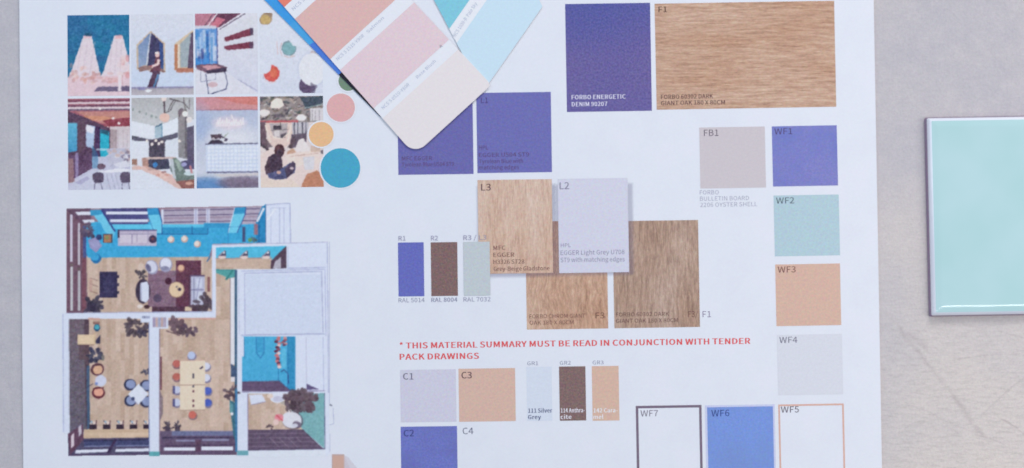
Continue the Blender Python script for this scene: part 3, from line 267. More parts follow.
    def organic(s, amt, tone=9):
        """ink never prints dead straight: wander the edges and vary the tone inside each patch"""
        dx = (s.field(1.6) + .6 * s.field(.8)) * amt * s.S; dy = (s.field(1.6) + .6 * s.field(1.0)) * amt * s.S
        yy, xx = np.mgrid[0:s.h, 0:s.w]; s.a = s.a[np.clip((yy + dy).astype(int), 0, s.h - 1), np.clip((xx + dx).astype(int), 0, s.w - 1)]
        t = (s.field(2.4) * .8 + s.field(1.0) * 1.1)[..., None] * tone * np.clip(1.45 - s.a.mean(axis=2, keepdims=True) / 190, .08, 1.2)
        s.a = np.clip(s.a + t * np.array((1.0, .95, 1.05)), 0, 255)
    def planks(s, x0, y0, x1, y1, c, vertical=True, pw=4.5):
        s.rect(x0, y0, x1, y1, c)
        p = x0 if vertical else y0; e = x1 if vertical else y1
        while p < e:
            q = y0 if vertical else x0; qe = y1 if vertical else x1
            while q < qe:
                L = random.uniform(12, 34); t = random.uniform(-11, 9); cc = tuple(np.array(c) + np.array((t, t * 1.1, t * 1.3)))
                if vertical: s.rect(p, q, min(p + pw, e), min(q + L, qe), cc)
                else: s.rect(q, p, min(q + L, qe), min(p + pw, e), cc)
                q += L
            p += pw
    def soft(s, sig):
        sg = sig * s.S; r = int(3 * sg) + 1; k = np.exp(-np.arange(-r, r + 1) ** 2 / (2 * sg * sg)); k /= k.sum()
        p = np.pad(s.a, ((r, r), (r, r), (0, 0)), mode='edge')
        p = sum(k[i] * p[i:i + s.h] for i in range(2 * r + 1))
        s.a = sum(k[i] * p[:, i:i + s.w] for i in range(2 * r + 1))
    def build(s, name, parent, z, label=None, step=0.7, quad=None, crop=False):
        nx = int((s.x1 - s.x0) / step) + 1; ny = int((s.y1 - s.y0) / step) + 1
        q = quad or [(s.x0, s.y0), (s.x1, s.y0), (s.x1, s.y1), (s.x0, s.y1)]
        q = np.array([tuple(to_plane(x, y, z)) for x, y in q])
        u = np.linspace(0, 1, nx)[None, :, None]; v = np.linspace(0, 1, ny)[:, None, None]
        P = ((1 - u) * q[0] + u * q[1]) * (1 - v) + ((1 - u) * q[3] + u * q[2]) * v
        ii = np.clip((np.linspace(0, 1, ny) * s.h).astype(int), 0, s.h - 1); jj = np.clip((np.linspace(0, 1, nx) * s.w).astype(int), 0, s.w - 1)
        colr = alb(s.a[ii][:, jj]).reshape(-1, 3)
        I = np.arange(nx * ny).reshape(ny, nx)
        Fq = np.stack([I[1:, :-1], I[1:, 1:], I[:-1, 1:], I[:-1, :-1]], -1)
        if crop:
            al = s.al[ii][:, jj] > 0; keep = al[1:, :-1] | al[1:, 1:] | al[:-1, 1:] | al[:-1, :-1]
            Fq = Fq[keep]
        Fq = Fq.reshape(-1, 4); P = P.reshape(-1, 3)
        used = np.unique(Fq); rm = -np.ones(len(P), int); rm[used] = np.arange(len(used)); P = P[used]; colr = colr[used]; Fq = rm[Fq]
        o = new_mesh(name, P, Fq.tolist(), picture_mat(), parent, label=label)
        at = o.data.color_attributes.new("ink", 'FLOAT_COLOR', 'POINT')
        at.data.foreach_set("color", np.hstack([colr, np.ones((len(colr), 1))]).ravel())
        return o
# ------------------------------------------------------------------ countertop
def build_counter():
    m = bpy.data.materials.new("scuffed_grey_laminate"); nt, b = nodes_of(m)
    tc = nt.nodes.new('ShaderNodeTexCoord').outputs['Object']
    big = noise(nt, tc, 9, 3.0, 0.55, off=(1.3, 4.2, 0)); mid = noise(nt, tc, 110, 6.0, 0.75, off=(0.3, 0.2, 0)); fine = noise(nt, tc, 420, 3.0, 0.7)
    streak = noise(nt, tc, 620, 5.0, 0.7, sc=(0.22, 1, 1), rot=math.radians(38))
    r = ramp(nt, mid.outputs[0], [(0.25, alb((176, 175, 189))), (0.55, alb((185, 183, 195))), (0.80, alb((196, 192, 203)))])
    # warm reflected light painted in as beige towards the lower right corner
    warm = ramp(nt, big.outputs[0], [(0.40, (0, 0, 0)), (0.66, (1, 1, 1))])
    sep = nt.nodes.new('ShaderNodeSeparateXYZ'); nt.links.new(tc, sep.inputs[0])
    my = nt.nodes.new('ShaderNodeMapRange'); my.inputs[1].default_value = 0.03; my.inputs[2].default_value = -0.08; nt.links.new(sep.outputs[1], my.inputs[0])
    mxx = nt.nodes.new('ShaderNodeMapRange'); mxx.inputs[1].default_value = 0.10; mxx.inputs[2].default_value = 0.20; nt.links.new(sep.outputs[0], mxx.inputs[0])
    mm = nt.nodes.new('ShaderNodeMath'); mm.operation = 'MULTIPLY'; nt.links.new(my.outputs[0], mm.inputs[0]); nt.links.new(mxx.outputs[0], mm.inputs[1])
    wf = nt.nodes.new('ShaderNodeMath'); wf.operation = 'MULTIPLY_ADD'; wf.inputs[1].default_value = 0.45; nt.links.new(warm.outputs[0], wf.inputs[0])
    m8 = nt.nodes.new('ShaderNodeMath'); m8.operation = 'MULTIPLY'; m8.inputs[1].default_value = 0.55; nt.links.new(mm.outputs[0], m8.inputs[0]); nt.links.new(m8.outputs[0], wf.inputs[2])
    wf2 = nt.nodes.new('ShaderNodeMath'); wf2.operation = 'MULTIPLY'; nt.links.new(wf.outputs[0], wf2.inputs[0]); nt.links.new(mxx.outputs[0], wf2.inputs[1])
    mix = mix_node(nt); nt.links.new(wf2.outputs[0], mix.inputs[0]); nt.links.new(r.outputs[0], mix.inputs[6]); mix.inputs[7].default_value = (*alb((209, 202, 203)), 1)
    st = ramp(nt, streak.outputs[0], [(0.30, (0.80, 0.80, 0.80)), (0.55, (1, 1, 1)), (0.8, (1.0, 1.0, 1.0))])
    stm = nt.nodes.new('ShaderNodeMath'); stm.operation = 'MULTIPLY_ADD'; stm.inputs[1].default_value = .75; stm.inputs[2].default_value = .12; nt.links.new(mm.outputs[0], stm.inputs[0])
    m2 = mix_node(nt, 'MULTIPLY'); m2.inputs[0].default_value = 0.55; nt.links.new(stm.outputs[0], m2.inputs[0]); nt.links.new(mix.outputs[2], m2.inputs[6]); nt.links.new(st.outputs[0], m2.inputs[7])
    out = m2.outputs[2]
    # a few long scratches: distance to a line, broken up by noise
    for (xa, ya, xb, yb, w, s_) in SCRATCHES:
        A, B = to_plane(xa, ya), to_plane(xb, yb); L = (B - A).length; ang = math.atan2(B.y - A.y, B.x - A.x)
        mp = nt.nodes.new('ShaderNodeMapping'); mp.vector_type = 'TEXTURE'; mp.inputs['Location'].default_value = A; mp.inputs['Rotation'].default_value = (0, 0, ang)
        nz = noise(nt, tc, 70, 4.0, 0.6, off=(w * 3, 0, 0))
        sb = nt.nodes.new('ShaderNodeVectorMath'); sb.operation = 'MULTIPLY_ADD'; sb.inputs[1].default_value = (0.004, 0.004, 0); sb.inputs[2].default_value = (-0.002, -0.002, 0)
        nt.links.new(nz.outputs[1], sb.inputs[0])
        ad = nt.nodes.new('ShaderNodeVectorMath'); nt.links.new(tc, ad.inputs[0]); nt.links.new(sb.outputs[0], ad.inputs[1]); nt.links.new(ad.outputs[0], mp.inputs[0])
        sp = nt.nodes.new('ShaderNodeSeparateXYZ'); nt.links.new(mp.outputs[0], sp.inputs[0])
        ab = nt.nodes.new('ShaderNodeMath'); ab.operation = 'ABSOLUTE'; nt.links.new(sp.outputs[1], ab.inputs[0])
        dm = nt.nodes.new('ShaderNodeMapRange'); dm.inputs[1].default_value = 0; dm.inputs[2].default_value = w * PX; dm.inputs[3].default_value = s_; dm.inputs[4].default_value = 0
        nt.links.new(ab.outputs[0], dm.inputs[0])
        m_in = nt.nodes.new('ShaderNodeMapRange'); m_in.interpolation_type = 'SMOOTHSTEP'; m_in.inputs[1].default_value = 0; m_in.inputs[2].default_value = L * 0.15; nt.links.new(sp.outputs[0], m_in.inputs[0])
        m_out = nt.nodes.new('ShaderNodeMapRange'); m_out.interpolation_type = 'SMOOTHSTEP'; m_out.inputs[1].default_value = L; m_out.inputs[2].default_value = L * 0.85; nt.links.new(sp.outputs[0], m_out.inputs[0])
        p1 = nt.nodes.new('ShaderNodeMath'); p1.operation = 'MULTIPLY'; nt.links.new(m_in.outputs[0], p1.inputs[0]); nt.links.new(m_out.outputs[0], p1.inputs[1])
        p2 = nt.nodes.new('ShaderNodeMath'); p2.operation = 'MULTIPLY'; nt.links.new(p1.outputs[0], p2.inputs[0]); nt.links.new(dm.outputs[0], p2.inputs[1])
        brk = ramp(nt, noise(nt, tc, 160, 2.0, 0.5, off=(w, 2, 0)).outputs[0], [(0.35, (0.25, 0.25, 0.25)), (0.6, (1, 1, 1))])
        p3 = nt.nodes.new('ShaderNodeMath'); p3.operation = 'MULTIPLY'; nt.links.new(p2.outputs[0], p3.inputs[0]); nt.links.new(brk.outputs[0], p3.inputs[1])
        mk = mix_node(nt); nt.links.new(p3.outputs[0], mk.inputs[0]); nt.links.new(out, mk.inputs[6]); mk.inputs[7].default_value = (*alb((140, 126, 136)), 1)
        out = mk.outputs[2]
    finish(nt, b, out, tc, 0.10, 0.48, 0.35, bump=0.55, chroma=0.16)
    s = 1.6; n = 40; top = []; fc = []
    o = new_mesh("countertop", [(-s, -s, 0), (s, -s, 0), (s, s, 0), (-s, s, 0), (-s, -s, -0.03), (s, -s, -0.03), (s, s, -0.03), (-s, s, -0.03)],
                 [(0, 1, 2, 3), (7, 6, 5, 4), (0, 4, 5, 1), (1, 5, 6, 2), (2, 6, 7, 3), (3, 7, 4, 0)], m)
    off = o.location.copy(); o.data.transform(Matrix.Translation(off)); o.location = (0, 0, 0)
    o["kind"] = "structure"; o["label"] = "pale grey scuffed laminate countertop under the printed sheet and the tile"
SCRATCHES = [(884, 308, 992, 446, 3.6, 0.30), (988, 408, 1040, 446, 1.5, 0.42), (975, 420, 1030, 372, 1.6, 0.22), (905, 330, 930, 352, 4.0, 0.25),
             (940, 360, 1030, 352, 1.2, 0.18), (900, 400, 1020, 452, 1.2, 0.15), (995, 330, 1040, 342, 1.2, 0.2)]
build_counter()
# ------------------------------------------------------------------ the printed sheet
BLACK = (62, 50, 74)
sheet = thing("printed_sheet", to_plane(450, 250, 0), "large white printed sheet of colour swatches, floor plan and small photos on the countertop", "printed sheet")
def build_paper():
    m = bpy.data.materials.new("matt_white_paper"); nt, b = nodes_of(m)
    tc = nt.nodes.new('ShaderNodeTexCoord').outputs['Object']
    n = noise(nt, tc, 55, 3.0, 0.6)
    r = ramp(nt, n.outputs[0], [(0.35, alb((217, 222, 240))), (0.5, alb(PAPER)), (0.65, alb((220, 224, 242)))])
    finish(nt, b, r.outputs[0], tc, 0.018, 0.62, 0.25, bump=0.1, chroma=0.07)
    # outline follows the measured long edges, which are not quite parallel in the picture
    z0, z1 = 0.0, SHEET_T
    c = [(18.6, -70), (872.2, -83), (883.6, 560), (24.2, 572)]
    V = [tuple(to_plane(x, y, z1)) for x, y in c]; V += [(v[0], v[1], z0) for v in V]
    return new_mesh("paper", V, [(3, 2, 1, 0), (4, 5, 6, 7), (0, 1, 5, 4), (1, 2, 6, 5), (2, 3, 7, 6), (3, 0, 4, 7)], m, sheet)
build_paper()

# ---- mood photographs, printed in two rows of four
def mood(idx, x0, y0, x1, y1, label, draw, bgc):
    c = Canvas(0, 0, x1 - x0, y1 - y0, bgc); draw(c, x1 - x0, y1 - y0)
    lum = c.a.mean(axis=2, keepdims=True); c.a = c.a * .86 + lum * .14
    c.organic(.14, 13); c.grain(0, 0, x1 - x0, y1 - y0, 6.0, 1.2); c.soft(0.38)
    c.build("mood_photo", sheet, Z1, label, 0.6, quad_px(x0, y0, x1, y1))
def m1(c, w, h):
    c.rect(0, 0, w, h, (38, 105, 165), c2=(22, 110, 160)); c.rect(20, 0, w, 40, (20, 125, 175), 0.5)
    for k in range(40): c.ell(random.uniform(0, w), random.uniform(0, 50), 5, 3, random.choice([(20, 120, 165), (50, 100, 165), (25, 135, 165), (60, 85, 150)]), 0.18)
    c.poly([(0, 62), (4, 54), (15.5, 21), (24, 21), (31.5, 56), (33, 61), (36, 55), (46.5, 21), (55, 21), (60, 42), (w, 50), (w, h), (0, h)], (222, 207, 222))
    c.rect(16, 20, 23.5, 23, (232, 170, 190), 0.6); c.rect(47, 20, 54.5, 24, (240, 170, 180), 0.7); c.ell(20.5, 19.5, 4, 2, (18, 70, 110), 0.7)
    c.poly([(0, 62), (w, 60), (w, h), (0, h)], (224, 190, 206), 0.75)
    for k in range(26): c.ell(random.uniform(2, 26), random.uniform(50, 68), 2.6, 1.6, random.choice([(222, 160, 150), (205, 140, 135), (235, 195, 190), (190, 130, 140)]), 0.45, random.random() * 3)
    for k in range(20): c.ell(random.uniform(26, w), random.uniform(58, 68), 3, 1.4, random.choice([(226, 165, 165), (240, 205, 210), (200, 145, 150)]), 0.45)
    for k in range(14): c.ell(random.uniform(50, w), random.uniform(40, 62), 2.5, 3.5, random.choice([(222, 150, 160), (232, 205, 210)]), 0.5)
    for x in (12, 18, 25, 42, 47, 52): c.line([(x + 2, 26), (x - 3 if x < 30 else x, 58)], 1.4, (205, 185, 205), 0.4)
    c.poly([(26, 76), (30, 71.5), (w, 71), (w, 76.5)], (112, 98, 135)); c.rect(50, 60, 53, 76, (235, 215, 228)); c.rect(54, 60, 55, 70, (190, 140, 150), .5)
def m2(c, w, h):
    c.rect(0, 0, w, h, (212, 216, 236), c2=(198, 208, 236)); c.ell(30, 62, 34, 12, (190, 212, 245), .3)
    c.poly([(5.5, 30), (19.5, 16.5), (33.5, 29), (34, 58), (5.5, 55)], (205, 180, 160))
    c.poly([(6.8, 31), (19, 18.5), (15.5, 50), (7, 53)], (112, 138, 188), c2=(146, 166, 206)); c.poly([(19, 18.5), (20, 20), (16.5, 51), (14.5, 51)], (205, 208, 222))
    c.poly([(20, 18), (32, 29.5), (32.5, 57), (25, 52), (16, 51)], (64, 60, 104)); c.poly([(28, 27), (32, 30), (32.5, 57), (28, 54)], (54, 80, 146))
    c.poly([(6, 53), (16, 51), (25, 51), (34, 57), (32, 58.5), (24, 54), (8, 57.5)], (150, 115, 115))
    c.poly([(25, 41), (28.5, 41), (29.5, 55), (27, 60), (18, 57.5), (22, 52)], (110, 62, 82))
    c.poly([(22, 56), (29, 57), (24, 76), (15, 75), (19, 64)], (86, 56, 84)); c.line([(27, 60), (21, 76)], 2.2, (78, 150, 210), .7)
    c.ell(26, 40, 2.4, 3.0, (232, 190, 190)); c.ell(25.2, 38.5, 2, 1.3, (236, 226, 232)); c.line([(27.5, 45), (26.5, 50), (20, 52)], 2.6, (238, 205, 208)); c.line([(18, 51.5), (21, 51.5)], 1.3, (190, 90, 100))
    c.poly([(44, 29), (60.5, 17), (w, 16), (w, 58), (46, 58)], (214, 190, 165)); c.rect(43, 30, 46.5, 56, (196, 130, 95)); c.rect(46.5, 30, 48.5, 54, (224, 210, 200))
    c.poly([(49, 30), (60, 19), (59, 53), (49, 53)], (158, 172, 185)); c.poly([(60, 19), (w, 18), (w, 55), (56, 54)], (96, 78, 108)); c.rect(45, 54, w, 58.5, (186, 118, 100))
    c.rect(0, 73.5, w, h, (168, 162, 178), c2=(190, 182, 196)); c.rect(0, 72.5, w, 74, (120, 112, 165), .7); c.ell(17, 76.2, 3.2, 1.4, (235, 236, 246)); c.ell(10, 74.5, 4, 1, (110, 110, 180), .6)
def m3(c, w, h):
    c.rect(0, 0, w, h, (216, 216, 234)); c.poly([(24, 16), (w, 0), (w, h), (24, 54)], (214, 215, 230), c2=(205, 208, 234))
    c.poly([(0, 0), (30, 0), (26, 12), (10, 14), (0, 12)], (190, 120, 145)); c.poly([(20, 0), (46, 0), (24, 14), (17, 12)], (110, 60, 90)); c.poly([(22, 3), (30, 6), (22, 14), (16, 12)], (205, 110, 135))
    c.line([(22, 0), (12, 13)], 1.2, (225, 215, 230)); c.line([(18, 0), (9, 13)], .8, (90, 60, 90)); c.line([(48, 0), (22, 17)], 2.6, (222, 220, 236)); c.line([(50, 0), (24, 16)], 0.9, (80, 60, 90), .8)
    c.rect(0, 12, 21, 16, (205, 205, 225)); c.rect(0, 15, 22, 54, (96, 150, 222), c2=(70, 140, 225))
    for k in range(42):
        x = random.uniform(0, 21); c.rect(x, random.uniform(15, 44), x + random.uniform(1, 4), random.uniform(34, 54), random.choice([(30, 95, 190), (210, 220, 240), (60, 60, 130), (170, 195, 235), (40, 130, 210), (225, 225, 240)]), .5)
    c.poly([(0, 44), (22, 48), (22, 54), (0, 54)], (60, 140, 225), .6); c.line([(21.8, 14), (21.8, 54)], 1, (70, 80, 150))
    c.poly([(29, 24), (53, 15.5), (58, 15.5), (58, 21.5), (31, 28), (29, 27)], (130, 55, 80)); c.rect(55, 15, 58, 22, (80, 72, 105), .8)
    c.poly([(29, 32.5), (55, 28.5), (58, 28.5), (58, 35), (31, 36.8), (29, 35)], (128, 52, 78)); c.rect(54, 28.5, 58, 35, (86, 72, 105), .7)
    c.poly([(0, 51), (21, 50), (32, 54), (29, 58), (10, 59), (1, 55)], (122, 86, 110)); c.poly([(5, 52), (20, 51.5), (26, 54), (12, 56)], (205, 150, 165)); c.poly([(10, 57), (31, 54), (31, 58), (11, 60)], (66, 52, 80))
    c.line([(10, 60), (13, 81), (30, 75.5), (32, 70), (29, 58)], 1.0, (88, 92, 135)); c.line([(5, 58), (5, 68), (13, 67)], .8, (120, 122, 160), .8); c.line([(20, 59), (20, 66), (12, 67)], .7, (130, 132, 165), .7)
    c.ell(17, 71, 5, 2.6, (205, 160, 170), .7); c.line([(42, 66), (62, 78)], .8, (150, 150, 190), .8); c.line([(40, 38), (62, 60)], 6, (222, 222, 240), .3)
def m4(c, w, h):
    c.rect(0, 0, w, h, (216, 220, 238), c2=(206, 212, 236))
    c.ell(52, 57, 15, 18, (196, 203, 230), .55)
    c.poly([(2, 2.5), (5, -1), (13, 0.5), (12, 8), (8.5, 12), (1.5, 11), (-.5, 7)], (172, 142, 112)); c.ell(6, 6.5, 4.8, 4.6, (200, 168, 108)); c.poly([(5, -1), (12.5, 0), (12, 4), (6, 1.5)], (150, 120, 110), .7)
    c.line([(17, 28), (18, 42)], .9, (214, 185, 190)); c.line([(37, 31), (34, 40), (30, 45)], .9, (214, 190, 185)); c.line([(33, 46), (34, 52)], .9, (200, 200, 222))
    c.ell(29, 35.5, 7.4, 7.6, (120, 150, 165)); c.ell(29, 36, 6.2, 6.2, (125, 175, 188)); c.poly([(28, 26), (39, 28), (39, 34), (33, 33)], (214, 218, 238)); c.ell(36, 29.5, 4.6, 4.2, (214, 219, 239))
    c.line([(22, 30), (20, 36), (22, 43)], .8, (206, 176, 184)); c.line([(24, 43), (29, 45), (35, 43)], .8, (206, 180, 184)); c.line([(5, 68), (9, 70), (16, 69)], .7, (226, 196, 202)); c.ell(11.5, 60.5, 8, 8.2, (222, 85, 80)); c.ell(13.5, 60, 3.6, 5, (228, 118, 84), .7); c.ell(3.6, 53.6, 7.6, 7.2, (212, 217, 238)); c.line([(4, 62), (3, 66)], .8, (170, 150, 170), .6)
    c.poly([(47, 45), (52, 38), (58, 42), (60, 46)], (190, 160, 165), .8); c.ell(53, 43, 3, 2.5, (216, 222, 228)); c.line([(56, 42), (60, 46)], 1, (215, 130, 100))
    c.ell(47, 73, 8.3, 8.4, (92, 74, 112)); c.rect(36, 81, 60, h, (211, 218, 240)); c.ell(52, 57, 13.4, 16.4, (222, 224, 238)); c.poly([(50, 70), (57, 73), (54, 81), (50, 80)], (100, 90, 125), .7)
def m5(c, w, h):
    c.rect(0, 0, w, 32, (178, 110, 130), c2=(160, 75, 92))
    for y, cc in ((1.2, (120, 58, 88)), (6.2, (112, 70, 100)), (10.2, (110, 90, 120))): c.rect(0, y, w, y + 1.8, cc)
    for y in (3.2, 8.2): c.rect(0, y, w, y + 2.0, (218, 198, 212))
    c.poly([(8, 13), (w, 13), (w, 28), (30, 24)], (198, 132, 128)); c.poly([(14, 17), (40, 18), (48, 22), (22, 22)], (222, 150, 115), .7); c.poly([(34, 22), (w, 19), (w, 29), (42, 29)], (150, 62, 80))
    for x, y in ((32, 10), (20.5, 22), (45, 20), (51, 25), (39.5, 29.5)): c.ell(x, y, 1.4, 1.4, (240, 225, 230))
    c.poly([(0, 12), (20, 20), (42, 30), (42, 56), (0, 70)], (90, 62, 92)); c.poly([(0, 24), (9, 24.5), (9, 52), (0, 54)], (92, 182, 222), c2=(60, 150, 205)); c.rect(10, 22, 17, 55, (96, 70, 92))
    c.poly([(18, 26), (27, 28), (25, 50), (18, 48)], (175, 196, 232)); c.poly([(18, 26), (26, 29), (25, 35), (18, 33)], (225, 225, 242)); c.rect(27, 28, 32, 58, (72, 45, 92))
    c.poly([(32, 30), (41, 33), (41, 56), (32, 60)], (30, 175, 210)); c.poly([(32, 30), (41, 33), (40, 37), (33, 35)], (40, 75, 105), .8); c.rect(28, 50, 41, 52, (200, 222, 240), .7)
    c.rect(42, 28, w, 52, (205, 190, 200), c2=(212, 205, 220)); c.rect(42, 31, 49, 52, (155, 132, 142), .7)
    for x in (46, 50, 55, 59): c.line([(x, 31), (x, 49)], .6, (185, 170, 182), .8)
    c.rect(0, 58, w, h, (192, 192, 222)); c.rect(40, 50, w, 66, (190, 190, 216)); c.poly([(7, 56), (24, 54), (24, 70), (5, 80), (0, 82), (0, 56)], (98, 68, 105)); c.poly([(0, 60), (5, 60), (6, 84), (0, 84)], (150, 112, 125))
    c.poly([(7, 54), (10, 54), (10, 78), (7, 80)], (165, 150, 205), .7); c.ell(16, 60, 5, 9, (92, 62, 98)); c.poly([(24, 46), (30, 56), (30, 70), (24, 70)], (40, 120, 180), .5); c.ell(33, 68, 4, 3, (110, 85, 110))
    c.poly([(4, 84), (24, 72), (w, 72), (w, h), (0, h)], (196, 198, 226)); c.poly([(6, 84), (18, 78), (22, 80), (12, 86)], (165, 160, 205), .7)
    for k in range(22): c.ell(random.uniform(40, w), random.uniform(52, 68), 2.6, 1.8, random.choice([(230, 228, 240), (120, 105, 135), (205, 175, 175), (175, 175, 205)]), .7)
    c.poly([(30, 73), (50, 70), (w, 71), (w, 73), (40, 74.5)], (226, 226, 242)); c.poly([(45, 66), (58, 62), (w, 68), (52, 70)], (214, 214, 234))
    for x in (24.5, 52): c.ell(x + 5.5, 77.5, 5.8, 4, (96, 82, 112)); c.rect(x, 77, x + 11, 82, (94, 78, 108)); c.ell(x + 5.5, 83, 5, 1.8, (84, 70, 100)); c.line([(x + 2, 84), (x + 1.5, h)], .8, (110, 105, 140)); c.line([(x + 8, 84), (x + 9.5, h)], .8, (110, 105, 140))
    for x in (38, 43, 47): c.line([(x, 76), (x + 4, h)], .6, (150, 150, 185), .7)
def m6(c, w, h):
    c.rect(0, 0, w, h, (214, 218, 236)); c.poly([(0, 0), (w, 0), (w, 22), (48, 20), (28, 30), (0, 24)], (178, 178, 186), c2=(200, 202, 212))
    for x, y in ((1.5, 11.5), (8, 14), (14.5, 16), (20, 18.5), (24.5, 19.5)): c.ell(x, y, 1.2, 1.4, (135, 145, 150), .8)
    c.poly([(0, 23), (22, 28), (22, 40), (0, 38)], (222, 226, 242)); c.poly([(30, 27), (46, 20), (46, 36), (31, 40)], (222, 228, 244)); c.poly([(23, 30), (30, 27), (30, 40), (23, 40)], (165, 190, 210))
    c.line([(23, 29.5), (30.5, 26)], 1.2, (70, 110, 140)); c.rect(29.5, 27, 30.8, 40, (120, 160, 190))
    c.poly([(0, 37.5), (20, 42), (46, 35), (46, 40), (33, 44), (18, 46), (0, 42)], (96, 92, 116)); c.rect(0, 43, 17, 62, (218, 222, 240)); c.rect(34, 42, 46, 60, (214, 220, 238)); c.rect(17, 42, 33, 62, (78, 70, 92))
    c.poly([(46.5, 14), (50, 11), (55, 12), (55.5, 62), (46.5, 60)], (150, 142, 150), c2=(140, 138, 148)); c.rect(53, 12, 55.5, 60, (112, 106, 118)); c.poly([(55.5, 30), (w, 28), (w, 66), (55.5, 64)], (96, 88, 118))
    c.poly([(46, 14), (49, 10.5), (52, 11), (48, 20)], (110, 92, 105), .8)
    c.line([(32.5, 2), (33, 17)], 1.8, (92, 80, 92)); c.line([(36, 14), (42, 2), (52, 5), (58, 12)], 1.0, (105, 95, 105)); c.line([(33, 15), (38, 14), (44, 3)], .9, (105, 100, 110)); c.line([(58, 0), (58, 12)], 1, (110, 100, 110)); c.line([(52, 0), (54, 14)], 1, (120, 112, 118)); c.line([(38, 1), (47, 4)], 1.2, (100, 90, 100))
    c.ell(33, 20, 5, 4.6, (232, 190, 182)); c.ell(32.5, 1, 2.6, 2.4, (238, 212, 210)); c.ell(53.5, 16.5, 2.8, 3, (242, 228, 232)); c.ell(57.5, 22.5, 3, 3, (236, 222, 226))
    for x, y in ((15, 43), (20, 46.5), (27, 46), (30, 44), (47.5, 43.5), (24, 43)): c.ell(x, y, 1.5, 1.5, (240, 225, 222))
    c.poly([(14, 62), (36, 60), (38, 71), (16, 73)], (70, 70, 98)); c.poly([(10, 60), (16, 60), (17, 72), (10, 68)], (182, 138, 130)); c.ell(23, 67, 2.6, 2.6, (60, 130, 205)); c.rect(14, 59.5, 44, 61.5, (206, 178, 178)); c.rect(0, 61, 5, 67, (165, 122, 112)); c.ell(4, 70, 6, 2.6, (220, 190, 190))
    c.poly([(2, 70), (14, 68), (42, 78), (w, 84), (w, h), (46, h), (24, 78)], (224, 176, 168), .8); c.poly([(0, 72), (10, 72), (44, h), (0, h)], (216, 221, 240))
    for k in range(10): c.ell(random.uniform(24, 44), random.uniform(73, 82), 2.6, 1.2, random.choice([(150, 100, 105), (205, 140, 130), (240, 200, 195)]), .7)
    c.poly([(40, 61), (44, 60), (50, 66), (54, 76), (w, 77), (w, 83), (44, 84), (38, 72)], (112, 128, 128)); c.poly([(42, 62), (46, 62), (51, 72), (47, 74)], (150, 170, 162)); c.poly([(38, 62), (41, 61), (44, 82), (41, 80)], (188, 196, 210)); c.ell(58, 76, 6, 2.2, (196, 214, 226))
    c.poly([(49, 64), (60, 62), (w, 66), (w, 72), (52, 72)], (86, 80, 122)); c.ell(52, 67, 3, 2, (160, 160, 215)); c.line([(58, 68), (60, 76)], 2, (200, 130, 140)); c.poly([(44, 84), (w, 82), (w, h), (50, h)], (150, 95, 92)); c.ell(57, 86, 4, 1.6, (215, 160, 145))
def m7(c, w, h):
    c.rect(0, 0, w, 13, (206, 142, 158), c2=(212, 136, 140), horiz=True); c.poly([(18, 0), (w, 0), (w, 9), (40, 6)], (216, 112, 100), .55); c.rect(0, 8, w, 13, (206, 150, 156), .4); c.rect(0, 12.2, w, 13.4, (160, 100, 124), .8)
    c.rect(0, 13.4, w, h, (178, 188, 220), c2=(206, 210, 230))
    for k in range(9): c.ell(2, 24 + k, 15 - k * 1.5, 22 - k * 2.3, (146, 170, 220), .10)
    for k in range(9): c.ell(38, 42, 30 - k * 2.6, 17 - k * 1.7, (224, 224, 238), .16)
    for k in range(6): c.ell(33, 26, 19 - k * 2, 8 - k, (228, 206, 222), .18)
    for k in range(12): c.line([(20 + k * 2.3, 28), (21.4 + k * 2.3, 22.5 - 1.6 * math.sin(k * 1.9)), (22 + k * 2.3, 28)], 1.0, (244, 230, 238), .85)
    c.line([(35, 17.5), (36.4, 22)], 1.3, (240, 226, 236), .8); c.line([(20, 29), (46, 28.2)], 1.0, (242, 226, 236), .8)
    c.rect(9.5, 47.4, w, 75.4, (204, 214, 240), c2=(196, 208, 240)); c.rect(8.6, 46.2, w, 47.6, (104, 104, 140))
    for k in range(14):
        for q in range(7): c.ell(12.4 + k * 3.8, 50.4 + q * 3.7, 1.5, 1.4, (224, 230, 246), .75)
    c.rect(10, 74.6, w, 76, (112, 110, 150)); c.rect(0, 76, w, h, (196, 204, 226), c2=(150, 162, 196))
    for k in range(7): c.ell(8, 92, 26 - k * 2, 13 - k, (72, 128, 198), .22)
    for k in range(8): c.ell(46, 86, 28 - k * 2, 8 - k * .6, (112, 92, 120), .18)
    c.poly([(16, 77), (w, 76.4), (w, 79), (24, 80)], (212, 200, 204), .7)
    c.poly([(14, 37.5), (25.4, 37), (24.4, 42), (15, 42.6)], (84, 64, 80)); c.ell(17, 41.6, 1.6, 1.2, (190, 180, 192)); c.ell(22, 42, 1.4, 1.1, (180, 172, 190)); c.poly([(12, 46.6), (27, 46.4), (25, 43.2), (14, 43)], (62, 50, 72)); c.line([(26, 41.4), (32, 36)], 1.1, (150, 164, 150)); c.line([(23, 38), (31, 43)], 1.5, (84, 72, 96)); c.line([(26.6, 46), (28, 41)], .9, (206, 200, 210)); c.ell(29, 43.5, 1.4, 1, (70, 60, 90))
